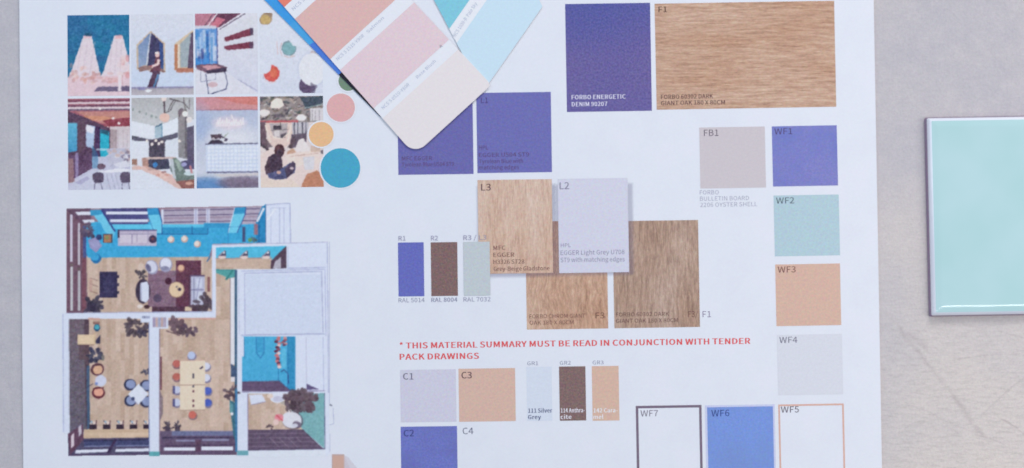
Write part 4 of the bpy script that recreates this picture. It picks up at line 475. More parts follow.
def m8(c, w, h):
    c.rect(0, 0, w, h, (222, 208, 212)); c.rect(0, 0, w, 26, (150, 138, 142))
    for k in range(170): c.ell(random.uniform(0, w), random.uniform(0, 25), random.uniform(1.2, 4), random.uniform(.5, 1.2), random.choice([(84, 72, 88), (176, 156, 146), (214, 206, 210), (118, 108, 92), (150, 125, 125), (70, 82, 90)]), .7, random.uniform(-.9, .9))
    c.poly([(40, 1), (w, 0), (w, 7), (46, 13)], (66, 80, 98)); c.line([(44, 12), (w, 8)], .8, (150, 170, 180)); c.rect(50, 12, w, 25, (210, 205, 216)); 
    for x in (49, 52, 55, 59): c.line([(x, 14), (x, 25)], .9, (128, 118, 130), .7)
    c.poly([(10, 10), (12, 4), (17, 1.5), (22, 3), (24, 9), (20, 12), (13, 12)], (238, 220, 216)); c.ell(4.5, 16, 5, 3.4, (232, 218, 222)); c.ell(41, 21.5, 5, 3.2, (232, 224, 230)); c.ell(19, 19, 6, 2, (100, 90, 105), .8)
    c.rect(0, 24, 38, 26, (200, 80, 90), .8); c.rect(0, 25, 6, 50, (110, 85, 100)); c.poly([(5, 26), (31, 26), (33, 46), (18, 54), (8, 46)], (222, 196, 192)); c.poly([(9, 27), (27, 27), (27, 38), (22, 42), (13, 40)], (180, 168, 176))
    c.rect(13, 29, 21, 33, (70, 60, 76)); c.rect(14, 34, 19, 40, (214, 205, 212)); c.poly([(20, 38), (26, 36), (25, 41), (20, 42)], (96, 86, 100)); c.line([(5, 28), (10, 46)], 1.6, (235, 214, 208)); c.line([(31, 28), (27, 46)], 1.6, (235, 214, 208))
    c.rect(32, 26, 48, 38, (190, 186, 200)); 
    for x in (34, 37.5, 42, 45.5): c.line([(x, 26), (x, 38)], 1.2, (96, 92, 112))
    c.poly([(31, 38), (46, 37), (46, 50), (29, 52)], (98, 82, 104)); c.poly([(38, 44), (43, 42), (49, 52), (49, 57), (33, 57)], (226, 216, 222)); c.poly([(0, 46), (10, 53), (8, 55), (0, 49)], (80, 66, 80)); c.poly([(4, 40), (12, 50), (6, 52)], (96, 78, 90), .8); c.line([(29, 52), (34, 42)], 4, (90, 70, 82), .9)
    c.poly([(0, 58), (10, 52), (24, 56), (50, 55), (w, 60), (w, h), (0, h)], (226, 205, 206)); c.poly([(25, 58), (58, 54), (60, 66), (28, 72)], (232, 212, 208), .8); c.poly([(28, 54), (33, 52), (36, 56), (26, 58)], (205, 160, 140)); c.line([(30, 60), (58, 57)], .8, (200, 165, 160), .8)
    c.poly([(42, 61), (54, 60), (53, 73), (44, 74)], (210, 208, 222)); c.rect(50, 50, 60, 56, (196, 160, 140), .6)
    c.line([(20, 26), (20, 30)], .8, (90, 80, 90)); c.line([(10, 34), (28, 33)], .7, (120, 105, 115)); c.line([(9, 36), (14, 41), (22, 42), (29, 36)], .9, (240, 222, 214)); c.ell(19, 54, 5.2, 6.4, (86, 52, 64)); c.ell(17.4, 52, 2, 3, (116, 76, 84), .6); c.ell(19, 57, 3.4, 4.4, (72, 56, 78), .7); c.poly([(8, 60), (14, 57), (21, 60), (22, 72), (18, 76), (5, 77), (6, 66)], (72, 54, 76)); c.poly([(4, 70), (9, 62), (10, 78), (5, 78)], (84, 60, 80))
    c.poly([(6, 77), (18, 74), (30, 66), (35, 70), (34, 76), (26, 82), (14, 83), (8, 81)], (86, 90, 138)); c.poly([(24, 72), (32, 65), (35, 67), (33, 76), (26, 82)], (78, 62, 92)); c.ell(18, 76, 2.4, 1.6, (216, 168, 160)); c.ell(31, 72, 2, 1.2, (200, 180, 190)); c.ell(19, 81, 6, 2, (66, 66, 110), .7)
    c.poly([(46, 78), (56, 74), (62, 80), (w, h), (40, h)], (196, 130, 104)); c.poly([(0, 80), (14, 84), (30, 82), (40, h), (0, h)], (226, 208, 200), .8); c.rect(60.5, 54, 62.5, 58, (90, 80, 100))
MOODS = [((67.6, 15.0, 129.4, 95.8), "printed photo of two pink peaks against a teal wall", m1), ((131.2, 14.2, 193.4, 94.8), "printed photo of a person leaning at a house-shaped wall niche", m2),
         ((195.3, 13.4, 257.7, 94.0), "printed photo of a chair below two dark red wall shelves", m3), ((259.8, 12.6, 322.5, 93.2), "printed photo of round stools seen from above", m4),
         ((68.0, 98.4, 130.0, 189.6), "printed photo of a cafe with teal windows and beams", m5), ((131.8, 97.6, 194.0, 188.8), "printed photo of a lounge with a green armchair and hanging lamps", m6),
         ((196.4, 96.8, 258.0, 188.0), "printed photo of a tiled white counter under a coral strip", m7), ((260.3, 96.2, 323.4, 187.2), "printed photo of a person sitting on the floor of a busy room", m8)]
for k, (r, lab, fn) in enumerate(MOODS): mood(k, *r, lab, fn, PAPER)
# ---- colour dots beside the photos
def disc(cx, cy, r, c, z, parent, name, label=None, shift=(6, 0, 4)):
    pts = [(cx + r * math.cos(a), cy + r * math.sin(a)) for a in np.linspace(0, 2 * math.pi, 56, endpoint=False)]
    return new_mesh(name, [tuple(to_plane(x, y, z)) for x, y in pts], [list(range(56))[::-1]], ink(c, shift), parent, label=label)
for cx, cy, r, col_, lab, sh in ((348.3, 81, 9.8, (118, 134, 126), "sage green printed dot half under the paint cards", (-8, 8, -6)), (340.8, 107.6, 14.1, (214, 170, 174), "dusty pink printed dot", (6, 0, 4)),
                             (321.2, 134.3, 12.4, (228, 182, 138), "apricot printed dot", (4, 4, 10)), (340.4, 168.0, 19.8, (74, 160, 198), "large teal printed dot", (-6, 6, 6))):
    d = disc(cx, cy, r, col_, Z4, sheet, "colour_dot", lab, sh)
    disc(cx, cy, r + 1.5, (222, 226, 242), Z3, d, "white_ring", shift=(0, 0, 0))

# ---- floor plan
def floor_plan():
    c = Canvas(60, 200, 340, 462, PAPER); WALL = (214, 221, 244); LN = (170, 176, 214); TAN = (199, 175, 163); BR = (112, 82, 102); CY = (66, 168, 216); DK = (58, 50, 78); NV = (74, 72, 128)
    def wood_(x0, y0, x1, y1, v=True, cc=TAN): c.planks(x0, y0, x1, y1, cc, v, 4.6); c.grain(x0, y0, x1, y1, 5, 1.2)
    # upper room
    c.poly([(66.5, 209), (264, 206), (266, 243), (213, 245), (213, 313), (66.5, 313.5)], (150, 120, 140)); wood_(84, 256, 213, 313)
    c.poly([(83, 222), (265, 222), (265, 243), (213, 244), (209, 257), (88, 258), (84, 250)], (62, 166, 218)); c.grain(84, 224, 264, 256, 4, 2)
    c.poly([(66.5, 209), (74, 212), (86, 224), (87.5, 313), (66.5, 313.5)], BR); c.rect(83, 226, 86.5, 258, (74, 84, 140)); c.rect(82, 258, 86, 313, (120, 76, 92))
    c.rect(70, 214.5, 72.8, 262, (205, 200, 222)); c.rect(70.2, 267, 73, 311, (196, 196, 206)); c.rect(78, 223, 80, 265, (200, 196, 212)); c.rect(78, 271, 80.3, 311, (186, 186, 196))
    c.line([(66.8, 209), (66.8, 313)], 1, (130, 100, 120)); c.line([(67, 209.5), (83, 223)], 1.4, (92, 66, 92)); c.ell(71.5, 265, 2, 1.2, (110, 96, 100)); c.ell(79, 269, 2, 1.2, (110, 96, 100))
    c.poly([(67, 208.8), (91, 208.4), (91, 226), (84, 224)], (104, 78, 102)); c.poly([(75, 212), (91, 211.5), (91, 215), (78, 215.2)], (220, 222, 240)); c.poly([(82, 220), (94, 219.6), (95, 222.4), (84, 223)], (216, 220, 238))
    for x0, x1 in ((101, 148),): c.poly([(x0, 208.6), (x1, 208.2), (x1, 224), (x0 + 12, 226)], NV); c.rect(x0 + 5, 211.6, x1, 214.4, (222, 226, 246)); c.rect(x0 + 9, 219.4, x1, 222.4, (216, 222, 244)); c.rect(x0 + 10, 224.4, x1 + 4, 229, (96, 196, 234))
    c.poly([(90, 210), (101, 209.6), (115, 231), (113, 240), (106, 233)], (112, 198, 234)); c.poly([(90, 210), (101, 209.6), (102.5, 214), (91, 216)], (58, 150, 200)); c.line([(101.5, 210), (115, 231.5)], 1.6, (50, 60, 130))
    c.poly([(161, 209.4), (262, 206.6), (256, 224), (162, 226)], (176, 166, 190))
    for y in (210.6, 215.8, 222.6): c.line([(161, y), (260, y - 2)], 1.0, (98, 86, 122))
    for y in (218.6,): c.line([(161, y), (260, y - 2)], 1.6, (160, 140, 166))
    for x in (194, 206): c.rect(x, 209, x + 4, 224, (212, 216, 240), .8); c.line([(x + 1.8, 209), (x + 1.8, 224)], .6, (120, 120, 180))
    c.rect(161, 209.5, 163.5, 224, (214, 218, 240)); c.rect(162, 224.2, 204, 227.2, (92, 194, 234)); c.rect(162, 227.2, 208, 234, (48, 146, 200)); c.line([(153, 234.4), (208, 234.2)], .7, (36, 84, 150)); c.line([(192, 226), (192, 234)], .6, (36, 84, 150)); c.line([(208, 224), (208, 234)], .6, (36, 84, 150)); c.rect(204, 223, 236, 228, (54, 150, 204))
    c.poly([(147, 208.4), (158, 208), (162, 220), (162, 233), (152, 233)], (110, 200, 236)); c.poly([(147, 208.4), (158, 208), (159.4, 214.6), (148, 215)], (50, 146, 202)); c.line([(158.4, 208.4), (162, 222), (162, 234)], 1, (44, 70, 140)); c.line([(148, 216), (154, 232)], .7, (60, 130, 190))
    c.poly([(235, 207.6), (246, 207), (245, 214), (237, 233), (228, 233)], (112, 200, 234)); c.poly([(235, 207.6), (246, 207), (245, 213.4), (233, 214)], (50, 146, 198)); c.line([(246, 207.4), (245, 215), (237, 233)], .9, (60, 84, 150)); c.line([(234.6, 208), (228, 233)], .8, (214, 216, 240))
    c.poly([(262, 206.6), (266, 204), (266, 243), (256, 243), (256, 222)], (40, 132, 190)); c.line([(266, 205), (266, 243)], .8, (58, 50, 100)); c.line([(264, 208), (257, 222)], 2.2, (222, 224, 240)); c.line([(259, 222), (259, 243)], .6, (30, 90, 150))
    c.rect(242.5, 227, 245.5, 242, (70, 78, 120)); c.rect(254, 224, 258, 235, (150, 110, 130)); c.blob(254, 239, 4.6, (70, 88, 100), 9); c.ell(250, 240, 2, 2, (100, 150, 100)); c.line([(228, 228), (228, 243)], .5, (40, 100, 170), .6); c.line([(228, 227), (243, 226.6)], .5, (40, 100, 170), .6)
    c.rect(118, 230, 156.5, 246, (190, 180, 206)); c.rect(120, 234, 155, 243, (206, 198, 218)); c.rect(117.6, 229.6, 157, 231, (92, 84, 130)); c.line([(132, 234), (132, 244)], .9, (130, 118, 156)); c.rect(117.6, 230, 119.4, 238, DK); c.line([(137, 234), (137, 243)], .5, (160, 150, 180)); c.line([(120, 234.2), (155, 234.2)], .7, (140, 130, 166)); c.rect(147, 231, 149, 244, (170, 160, 190), .7)
    c.rect(103, 234, 112.6, 243, (70, 70, 90)); c.rect(104, 235, 111, 242.6, (172, 122, 96)); c.ell(107, 238, 2, 2, (110, 150, 90), .6); c.ell(152.8, 239.4, 4, 4, (66, 52, 84)); c.ell(152.8, 239, 1.4, 1.4, (130, 70, 80))
    for x, y in ((171, 239), (184.6, 238.6), (197.4, 243.6)): c.ell(x, y + .6, 3.4, 3.5, (206, 164, 156)); c.ell(x - .5, y, 2.6, 2.6, (236, 218, 216))
    c.blob(89, 232, 8, (72, 58, 84), 16, .7); c.blob(86, 228, 5, (92, 74, 94), 9, .7); c.poly([(88, 240), (97, 237), (102, 246), (96, 253), (90, 248)], (150, 146, 190)); c.poly([(90, 242), (98, 240), (100, 246), (94, 250)], (160, 160, 205), .7); c.ell(99, 237.5, 3, 3, (46, 60, 110)); c.poly([(92, 228), (100, 222), (104, 231), (96, 232)], (60, 160, 214))
    c.ell(96, 258.6, 5.2, 5, (34, 110, 170)); c.ell(95, 257.2, 4, 3.6, (60, 160, 214)); c.ell(91, 254, 2.5, 2, (60, 160, 210))
    c.rect(99.6, 272, 117.4, 298, (50, 44, 80)); c.rect(103, 276, 114, 296, (62, 58, 96), .6)
    for y in (277, 285, 293): c.rect(117, y - 1.5, 119, y + 1.5, DK)
    for y in (278, 284, 291): c.line([(90, y), (98, y + 3)], .8, (130, 96, 96), .7); 
    c.rect(89, 279, 92, 292, (190, 150, 146), .6); c.blob(93, 306, 8.5, (50, 44, 66), 26, .8); c.rect(87, 303, 96, 312.5, (56, 48, 72))
    c.rect(148, 271, 177, 307, (134, 106, 128)); c.rect(176, 260.6, 201, 312.6, (98, 56, 78)); c.rect(152, 307, 200, 312.6, (84, 54, 74)); c.grain(148, 261, 201, 312, 6, 1)
    c.line([(148, 281), (176, 281)], .5, (116, 90, 112)); c.line([(148, 294), (176, 294)], .5, (116, 90, 112))
    c.ell(151.8, 267.4, 6.2, 7.4, (160, 158, 190), rot=-.4); c.ell(151.4, 267, 5, 6.2, (210, 212, 234), rot=-.4); c.ell(148.5, 268, 2.2, 4.4, (110, 106, 140), rot=-.4)
    c.ell(165.8, 265, 6.6, 7.4, (160, 158, 190)); c.ell(165.8, 264, 5.4, 5.8, (218, 220, 240)); c.ell(165, 268.6, 4, 2.2, (140, 140, 172))
    c.ell(181, 268.4, 3.6, 3.8, (180, 130, 120)); c.ell(180.8, 268, 2.6, 2.8, (226, 186, 160)); c.ell(168.4, 281.4, 3.4, 3.6, (74, 36, 58)); c.ell(157.6, 298.6, 4.2, 4.2, (92, 76, 104)); c.ell(176.6, 290, 8, 8.2, (150, 118, 110)); c.ell(176.4, 289.8, 7.2, 7.4, (224, 198, 170)); c.ell(179.6, 289.6, 1.8, 1.6, DK); c.ell(176.8, 287, 1, 1, (110, 100, 110))
    c.ell(143, 291.6, 7.4, 12.4, (62, 50, 72)); c.poly([(140.6, 283), (147, 281.6), (149, 286), (149, 299), (146, 303), (141, 301)], (214, 220, 242)); c.rect(140, 285, 142, 300, (180, 184, 214), .7)
    c.blob(140.6, 274.4, 5, (54, 46, 60), 16, .8); c.ell(141, 267, 3, 4, (216, 196, 190), .8); c.ell(140, 306.6, 3, 2, (226, 214, 214)); c.ell(147, 307, 3, 2, (70, 44, 52)); c.rect(185, 307, 191.6, 311.5, (216, 196, 174))
    c.rect(188.6, 276, 193, 306, (84, 52, 76)); c.rect(190.6, 276, 204.6, 305.4, (186, 188, 216)); c.rect(190, 275.4, 204.6, 276.8, (90, 76, 108)); c.line([(194, 278), (194, 303)], .7, (120, 120, 156)); c.line([(191, 290), (204, 290)], 1, (104, 100, 140)); c.rect(196, 279, 202, 288, (206, 210, 234)); c.rect(196, 292, 202, 301, (206, 210, 232)); c.line([(200, 278), (196, 302)], 1, (150, 150, 190), .8)
    c.blob(205, 303, 8.4, (62, 48, 62), 30, .8); c.blob(196, 308, 6, (66, 50, 62), 14, .9, sq=.4); c.rect(207.5, 277, 210, 292, (140, 96, 100)); c.line([(210.5, 256), (207, 262)], 1.4, (70, 110, 160))
    # walls and the white unfurnished blocks
    c.poly([(266, 204.4), (290, 203.4), (290.6, 244), (266, 244)], WALL); c.line([(265.6, 205), (278, 203.8), (290, 203.4), (290.6, 244)], .9, LN); c.line([(271, 208), (271, 243)], .5, LN, .7); c.line([(279.6, 208), (279.6, 243)], .6, LN); c.line([(284, 208), (284, 243)], .6, LN, .8); c.line([(267, 220), (276, 208)], 1.6, (226, 230, 246)); c.line([(271, 208), (286, 208)], .6, LN, .7)
    c.poly([(212, 245), (327, 242), (328, 456), (320, 456), (236, 456), (234, 318), (212, 318)], WALL)
    c.line([(211.6, 245), (302, 243), (327.4, 242)], .8, (176, 178, 210)); c.line([(327.4, 242), (329, 454)], .8, LN); c.line([(287, 268.6), (326, 267.6)], .8, LN); c.line([(288, 247), (288, 268)], .6, LN, .7)
    c.poly([(215, 247.6), (286.4, 246), (286.4, 268), (215, 269.6)], (84, 186, 226)); wood_(215, 258.6, 272, 269.4, False); c.line([(215, 258.8), (272, 258)], .7, (170, 130, 130))
    for x in (222, 244, 266): c.poly([(x - 5, 257), (x + 3, 250), (x + 4.5, 257)], (150, 140, 160)); c.poly([(x - 2, 256), (x + 4, 251), (x + 4, 255.5)], DK, .8); c.ell(x, 257.6, 4, 1.4, (226, 206, 206)); c.ell(x + 2, 253, 1.1, 1.1, (226, 226, 240))
    c.poly([(270.6, 269), (271, 261), (286.4, 246), (286.4, 268.4)], (84, 64, 84)); c.poly([(273, 268.6), (275, 262), (281, 257), (281, 268.4)], (182, 178, 196)); 
    c.line([(241, 271.4), (325, 269.4), (326, 336)], .8, LN); c.line([(244.6, 273.4), (321.6, 271.6), (323, 334)], .9, (168, 174, 210)); c.line([(244.6, 273.4), (245, 335), (323, 334)], .8, LN); c.line([(238.6, 280), (239.4, 335)], .6, LN, .7); c.rect(246, 274.6, 321, 333.6, (206, 215, 240))
    c.line([(66, 313.4), (212.6, 312), (212.6, 246)], .8, LN)
    c.poly([(62, 313.6), (216, 312.4), (216, 246), (212.6, 246), (212.6, 317), (216, 317.6), (62, 319)], WALL); c.poly([(212.4, 245), (215.4, 245), (216, 317.6), (212.6, 317.6)], WALL)
    # left lower room
    c.poly([(62, 316), (69, 318), (69.5, 434), (68, 434), (62.5, 432)], WALL); c.line([(63, 314), (63.6, 432)], .8, LN)
    wood_(88, 319, 150, 431); c.poly([(69, 319.4), (89, 319.4), (89.6, 428), (84, 432), (69.6, 434)], (112, 98, 112), c2=(100, 94, 112)); c.grain(69, 320, 88, 430, 8, 1); c.poly([(84, 320), (89, 320), (89.6, 428), (86, 430)], (82, 62, 76), .8); c.poly([(86.6, 366), (89.6, 366), (90, 428), (87, 430)], (70, 92, 124)); c.line([(88, 319), (100, 319.4)], 2, (205, 160, 150)); c.rect(79, 345, 88, 360, (96, 74, 84), .7)
    c.rect(77.6, 335, 94, 344.6, (222, 198, 172)); c.line([(78, 345), (94, 345)], .8, (120, 90, 90)); c.rect(94, 333, 95.6, 345, (205, 180, 150)); c.ell(97, 328, 3.2, 3.6, (40, 80, 120)); c.ell(97, 327.4, 2.4, 2.4, (80, 170, 190)); c.rect(93, 322, 100, 324.6, (120, 80, 80), .7); c.poly([(95.5, 341), (100.4, 335), (100.4, 344), (96, 344)], (56, 54, 84)); 
    c.blob(95, 355, 7, (48, 48, 74), 26, .8); c.ell(103, 358, 1.8, 3, (110, 110, 110), .8); c.ell(97.4, 369.6, 6.8, 6.2, (96, 60, 72), rot=-.5); c.ell(97.8, 370, 4.8, 4.4, (216, 172, 146), rot=-.5); c.line([(92, 366), (102, 365)], 1.4, (84, 54, 66))
    c.ell(100.8, 381, 5.6, 5.6, (205, 208, 234)); c.ell(96.4, 384, 1.6, 1.6, (110, 130, 200), .8); c.ell(98.4, 393, 6.6, 6, (96, 44, 58)); c.ell(98.6, 392.2, 4.8, 4.3, (226, 164, 146)); c.line([(93, 389), (104, 388)], 1.2, (96, 44, 58)); c.line([(88, 387), (93, 384)], .7, DK, .7)
    c.blob(136.6, 327, 9.5, (66, 54, 66), 34, .85, sq=.85); c.blob(144, 332, 6, (60, 54, 76), 14, .7); c.blob(145.6, 372, 4.4, (50, 48, 70), 16, .7)
    for x, y in ((130, 385), (146, 386), (130.4, 401), (146, 402)): c.ell(x, y, 6.2, 5.8, (50, 52, 82)); c.ell(x + .8, y - .4, 4.8, 4.4, (140, 152, 194))
    c.poly([(138.5, 384), (148.6, 394), (138.6, 404.6), (128, 394.6)], (218, 223, 242)); c.line([(129, 396), (138, 405)], .7, (150, 150, 190)); c.ell(133, 399, 1.8, 1.8, (60, 70, 110))
    for x in (92.6, 106.4, 119.6, 133, 146.6): c.ell(x + 1, 423.4, 3.2, 2, (222, 204, 200)); c.rect(x - 3.4, 424.6, x + 4, 429.6, (52, 38, 56)); c.line([(x - 3, 420.5), (x, 424)], .7, DK); c.line([(x + 4, 420.5), (x + 3, 426)], .8, (90, 60, 76)); c.ell(x - 1, 422, 1, 1, (150, 180, 205))
    c.poly([(84, 429.6), (150, 429), (150, 438.6), (83, 440)], (206, 180, 160)); c.planks(85, 430, 150, 438.4, (208, 182, 162), False, 2.8)
    c.poly([(68, 434), (82, 424), (83.6, 438.6), (150, 437.6), (150, 455), (68.4, 456)], (80, 74, 106)); c.poly([(68, 434), (83, 424), (83.4, 440), (70, 455.6)], (96, 66, 90)); c.poly([(71, 436), (74, 433), (74, 446), (71, 448.6)], (216, 200, 216)); c.poly([(78.4, 427), (81.4, 424.6), (81.6, 434), (78.6, 437)], (196, 186, 204))
    c.rect(84, 440, 150, 446, (66, 70, 112)); c.poly([(76, 450), (108.4, 449), (108.4, 452), (75, 453.4)], (222, 226, 246)); c.poly([(116, 449), (150, 448.4), (150, 451.4), (115, 452)], (222, 226, 246)); c.line([(116, 439), (108, 453)], 2.6, (64, 48, 84)); c.line([(68.6, 455.4), (150, 454)], 1.2, (86, 70, 104)); c.line([(83, 441), (150, 439.6)], .9, (44, 40, 76))
    c.line([(84, 446.6), (110, 446)], 1.4, (150, 160, 205), .6); c.line([(116, 446), (150, 445.6)], 1.4, (150, 160, 205), .6)
    # dining room
    wood_(159, 318, 236, 432); wood_(216, 270, 237, 320); c.rect(201, 318, 216, 320, (214, 160, 150), .4)
    c.line([(160, 319.4), (200, 319), (215, 318.6)], 1.4, (214, 160, 156), .7); c.poly([(216, 270), (237, 270), (237, 276), (230, 279), (216, 273)], (86, 160, 164)); c.line([(233, 270), (226, 280)], 2, (60, 130, 136)); c.line([(216, 270), (236, 270)], .8, (50, 120, 120))
    c.rect(230.4, 278, 234.6, 365, (222, 222, 234)); c.rect(234.8, 270, 237, 450, (66, 98, 130)); c.line([(230.4, 278), (230.4, 366)], .6, (150, 130, 140))
    c.rect(159.6, 357, 162, 390, (120, 82, 90)); c.poly([(159.6, 390), (163, 398), (163, 414), (159.6, 422)], (136, 120, 130)); 
    c.blob(176, 326, 8, (84, 62, 76), 28, .85); c.blob(189, 330, 7, (76, 58, 76), 24, .9, sq=.7); c.blob(182, 331, 7, (84, 64, 76), 16, .9, sq=.5); c.line([(166, 331), (180, 336)], 1, (110, 86, 90))
    for x, y, cc in ((175.6, 364, (186, 104, 98)), (175.6, 377, (186, 104, 98)), (176, 390, (196, 200, 228)), (176, 402.6, (196, 200, 228)), (206.8, 366.4, (212, 214, 236)), (207, 378, (212, 214, 236)), (208.4, 391, (78, 98, 190)), (208.6, 402.8, (78, 98, 190)), (191.4, 355.6, (184, 196, 232)), (192.4, 415, (198, 108, 98))):
        x = 192.5 + (x - 192.5) * .95
        c.ell(x + .4, y + 1, 4.5, 4.5, (110, 80, 100) if cc[0] < 200 and cc[2] < 100 else (100, 100, 150), .7); c.ell(x, y, 3.9, 3.8, cc)
    c.rect(172.6, 386, 175, 394, (60, 60, 120), .8); c.rect(172.6, 399, 175, 407, (60, 60, 120), .8)
    c.rect(180, 361, 205, 410.4, (226, 210, 194)); c.line([(180, 385.4), (205, 385)], .7, (170, 140, 130)); c.line([(180, 410.6), (205, 410)], 1, (176, 150, 140)); c.line([(180, 361), (205, 360.6)], .8, (206, 170, 160))
    for y in (375, 377.6, 386.6, 391.6, 401, 406): c.rect(192.2, y - 1.2, 194.4, y + 1.2, (110, 70, 84) if y > 390 else (88, 84, 100))
    c.line([(200, 369), (203, 367)], 1.4, DK)
    for x, y in ((167.6, 426.6), (177.4, 426.4)): c.blob(x, y, 4.8, (66, 56, 72), 18, .75); c.rect(x - 2.5, y, x + 2.5, y + 5, (72, 60, 78))
    c.rect(159.6, 431, 236.6, 455, (100, 86, 116), c2=(96, 76, 104)); c.rect(172, 431, 235, 435.6, (112, 116, 156)); c.rect(162, 437, 236, 438.6, (70, 58, 90)); c.rect(176, 439.6, 195, 441.8, (150, 152, 190), .8); c.rect(202, 439, 229, 441, (150, 152, 190), .8)
    c.rect(164, 447.6, 195.4, 450.8, (222, 226, 246)); c.rect(201.4, 446.8, 233, 450.2, (222, 226, 246)); c.rect(195.8, 440, 200.8, 453, (90, 64, 90)); c.line([(160, 446), (236, 444.6)], .8, (66, 50, 84)); c.line([(160, 453.6), (236, 452.4)], 1.3, (96, 80, 112))
    c.poly([(231, 364), (236.6, 368), (236.6, 380), (231, 377)], (70, 88, 124)); c.rect(231, 377, 235, 382, (220, 214, 224)); c.blob(231.6, 393, 6.6, (72, 56, 70), 26, .8); c.line([(226, 392), (231, 394)], 1.5, (110, 84, 84)); c.poly([(229.6, 400), (236.8, 404), (236.8, 446), (233, 434)], (62, 110, 134)); c.poly([(229.6, 402), (233, 404), (232.6, 416), (229.8, 412)], (96, 150, 164)); c.ell(232, 414, 1.5, 1.8, (226, 228, 240)); c.rect(235.4, 390, 237.4, 452, (66, 120, 170))
    c.rect(149, 317, 159.4, 452.6, WALL); c.line([(149, 322), (149.2, 452)], .7, (120, 130, 176)); c.line([(159.6, 326), (159.8, 452)], .8, (130, 104, 128)); c.rect(149.4, 451.6, 159.8, 456.4, (96, 168, 180))
    c.rect(140.6, 314.4, 151, 322.6, WALL); c.rect(151, 315.6, 168.4, 329, WALL); c.rect(152.6, 317.6, 166.4, 327.4, (180, 168, 190)); 
    for k in range(5): c.rect(153 + k * 2.7, 318, 155 + k * 2.7, 327, ((150, 140, 180), (206, 170, 160), (150, 170, 205), (196, 160, 150), (170, 160, 190))[k], .7)
    for k in range(6): c.rect(142 + k * 1.4, 316.5, 142.8 + k * 1.4, 318.6, (90, 96, 136), .8)
    # bathroom block and the lower right room
    c.poly([(241, 336), (325, 334.6), (325, 393), (241, 394)], WALL); c.line([(240.6, 335.6), (325, 334.4)], .9, (172, 178, 212)); c.rect(242, 336.6, 295.4, 391.4, (78, 174, 220), c2=(72, 166, 216)); c.rect(287.6, 336.6, 295.4, 391, (50, 142, 194)); c.rect(240, 337, 244.6, 357, WALL); c.line([(244.4, 337), (244.4, 358)], .6, (50, 120, 180))
    c.line([(256.4, 337), (256.4, 353), (260.6, 358.4), (264, 353), (264, 337)], .7, (44, 110, 176)); c.rect(257, 337, 263.4, 353, (66, 160, 210)); c.line([(278.4, 368), (278.4, 382)], .5, (40, 110, 170)); c.line([(287.6, 337), (287.6, 391)], .5, (40, 110, 170)); c.line([(281, 372), (284, 370), (288, 374), (288.6, 384)], .9, (48, 70, 130))
    for k in range(16): c.ell(277.6 + random.uniform(-2, 2), 338 + k * 1.95, 2.0, 1.5, random.choice([(130, 70, 90), (226, 200, 206), (96, 52, 80), (196, 120, 130)]))
    for k in range(7): c.ell(284.4 + random.uniform(-1.6, 1.6), 338 + k * 1.2, 1.8, 1.2, random.choice([(150, 96, 110), (206, 150, 156), (96, 60, 90)]))
    c.rect(281.6, 349, 286, 368, (96, 186, 226)); c.poly([(242, 381.6), (280, 381), (291, 391.4), (242, 391.4)], (98, 80, 112)); c.line([(279, 381), (291, 391)], .7, (56, 96, 150))
    c.line([(306, 337), (306.6, 389)], 1, (196, 200, 226)); c.poly([(306.6, 384), (319, 389.6), (306.6, 390)], (96, 84, 128)); c.line([(323, 337), (323.6, 391)], .6, LN)
    c.line([(242, 392.2), (325, 391)], .8, (130, 120, 160)); wood_(247.6, 394, 305, 432); c.poly([(296, 394), (324.4, 393.4), (324.4, 448.6), (303, 430), (290, 412)], (124, 174, 184)); c.grain(300, 395, 324, 445, 4, 1.5)
    c.poly([(248, 430), (303, 429.6), (323.6, 449), (248, 450)], (96, 80, 106))
    for k in range(4): c.line([(248, 434 + k * 4.2), (306 + k * 4, 433.4 + k * 4.2)], .8, (132, 116, 140), .8)
    for k in range(10): c.line([(270 + k * 3, 438 + (k % 3) * 3), (274 + k * 3, 442 + (k % 3) * 3)], .5, (160, 146, 166), .5)
    c.poly([(249, 395), (262, 394.6), (266, 402), (251, 405)], (214, 220, 242)); c.line([(251, 405), (266, 402)], .7, (150, 140, 170)); c.ell(277.6, 398, 7.6, 5.2, (216, 220, 240)); c.ell(278, 399.2, 5, 2.8, (196, 196, 222)); c.ell(270, 396.4, 3, 2.4, (226, 206, 200)); c.ell(288, 396, 3.4, 2, (226, 206, 190)); c.ell(285, 403, 4, 2, (160, 160, 160), .6)
    c.blob(301, 401, 12, (80, 62, 76), 60, .95, sq=.75); c.blob(296, 408, 7, (70, 54, 68), 18, .8); c.blob(311, 397, 6, (90, 72, 84), 14, .8, sq=.5)
    c.ell(292.6, 420.6, 11, 9, (84, 70, 90), .6, .25); c.ell(291.6, 420, 10, 8.2, (218, 218, 234), 1, .25); c.ell(297, 424.6, 4.4, 3.2, (110, 96, 120), .9, .3); c.ell(295, 425.6, 3, 1.8, (206, 206, 226)); c.ell(290, 411, 1.6, 1.6, (226, 216, 220)); c.line([(286, 404), (291, 412)], 1.1, (110, 96, 110))
    c.ell(279, 417.6, 4.4, 3.4, (222, 140, 156)); c.line([(276, 415), (283, 421)], 1.4, (206, 96, 110)); c.ell(276, 422.4, 3, 3, (226, 196, 196)); c.blob(270, 427, 3.4, (74, 56, 66), 12, .7)
    c.rect(237.4, 394, 247.8, 451, WALL); c.line([(247.8, 394), (248, 450)], .8, (150, 140, 176)); c.rect(237, 450.6, 248.4, 455.4, (106, 164, 180)); c.line([(248, 450.2), (324.6, 448.8)], 1, (96, 84, 116)); c.line([(324.6, 393), (325, 449)], .8, (96, 100, 140))
    c.poly([(325.2, 393), (329, 393), (329.6, 454), (325.4, 455)], WALL)
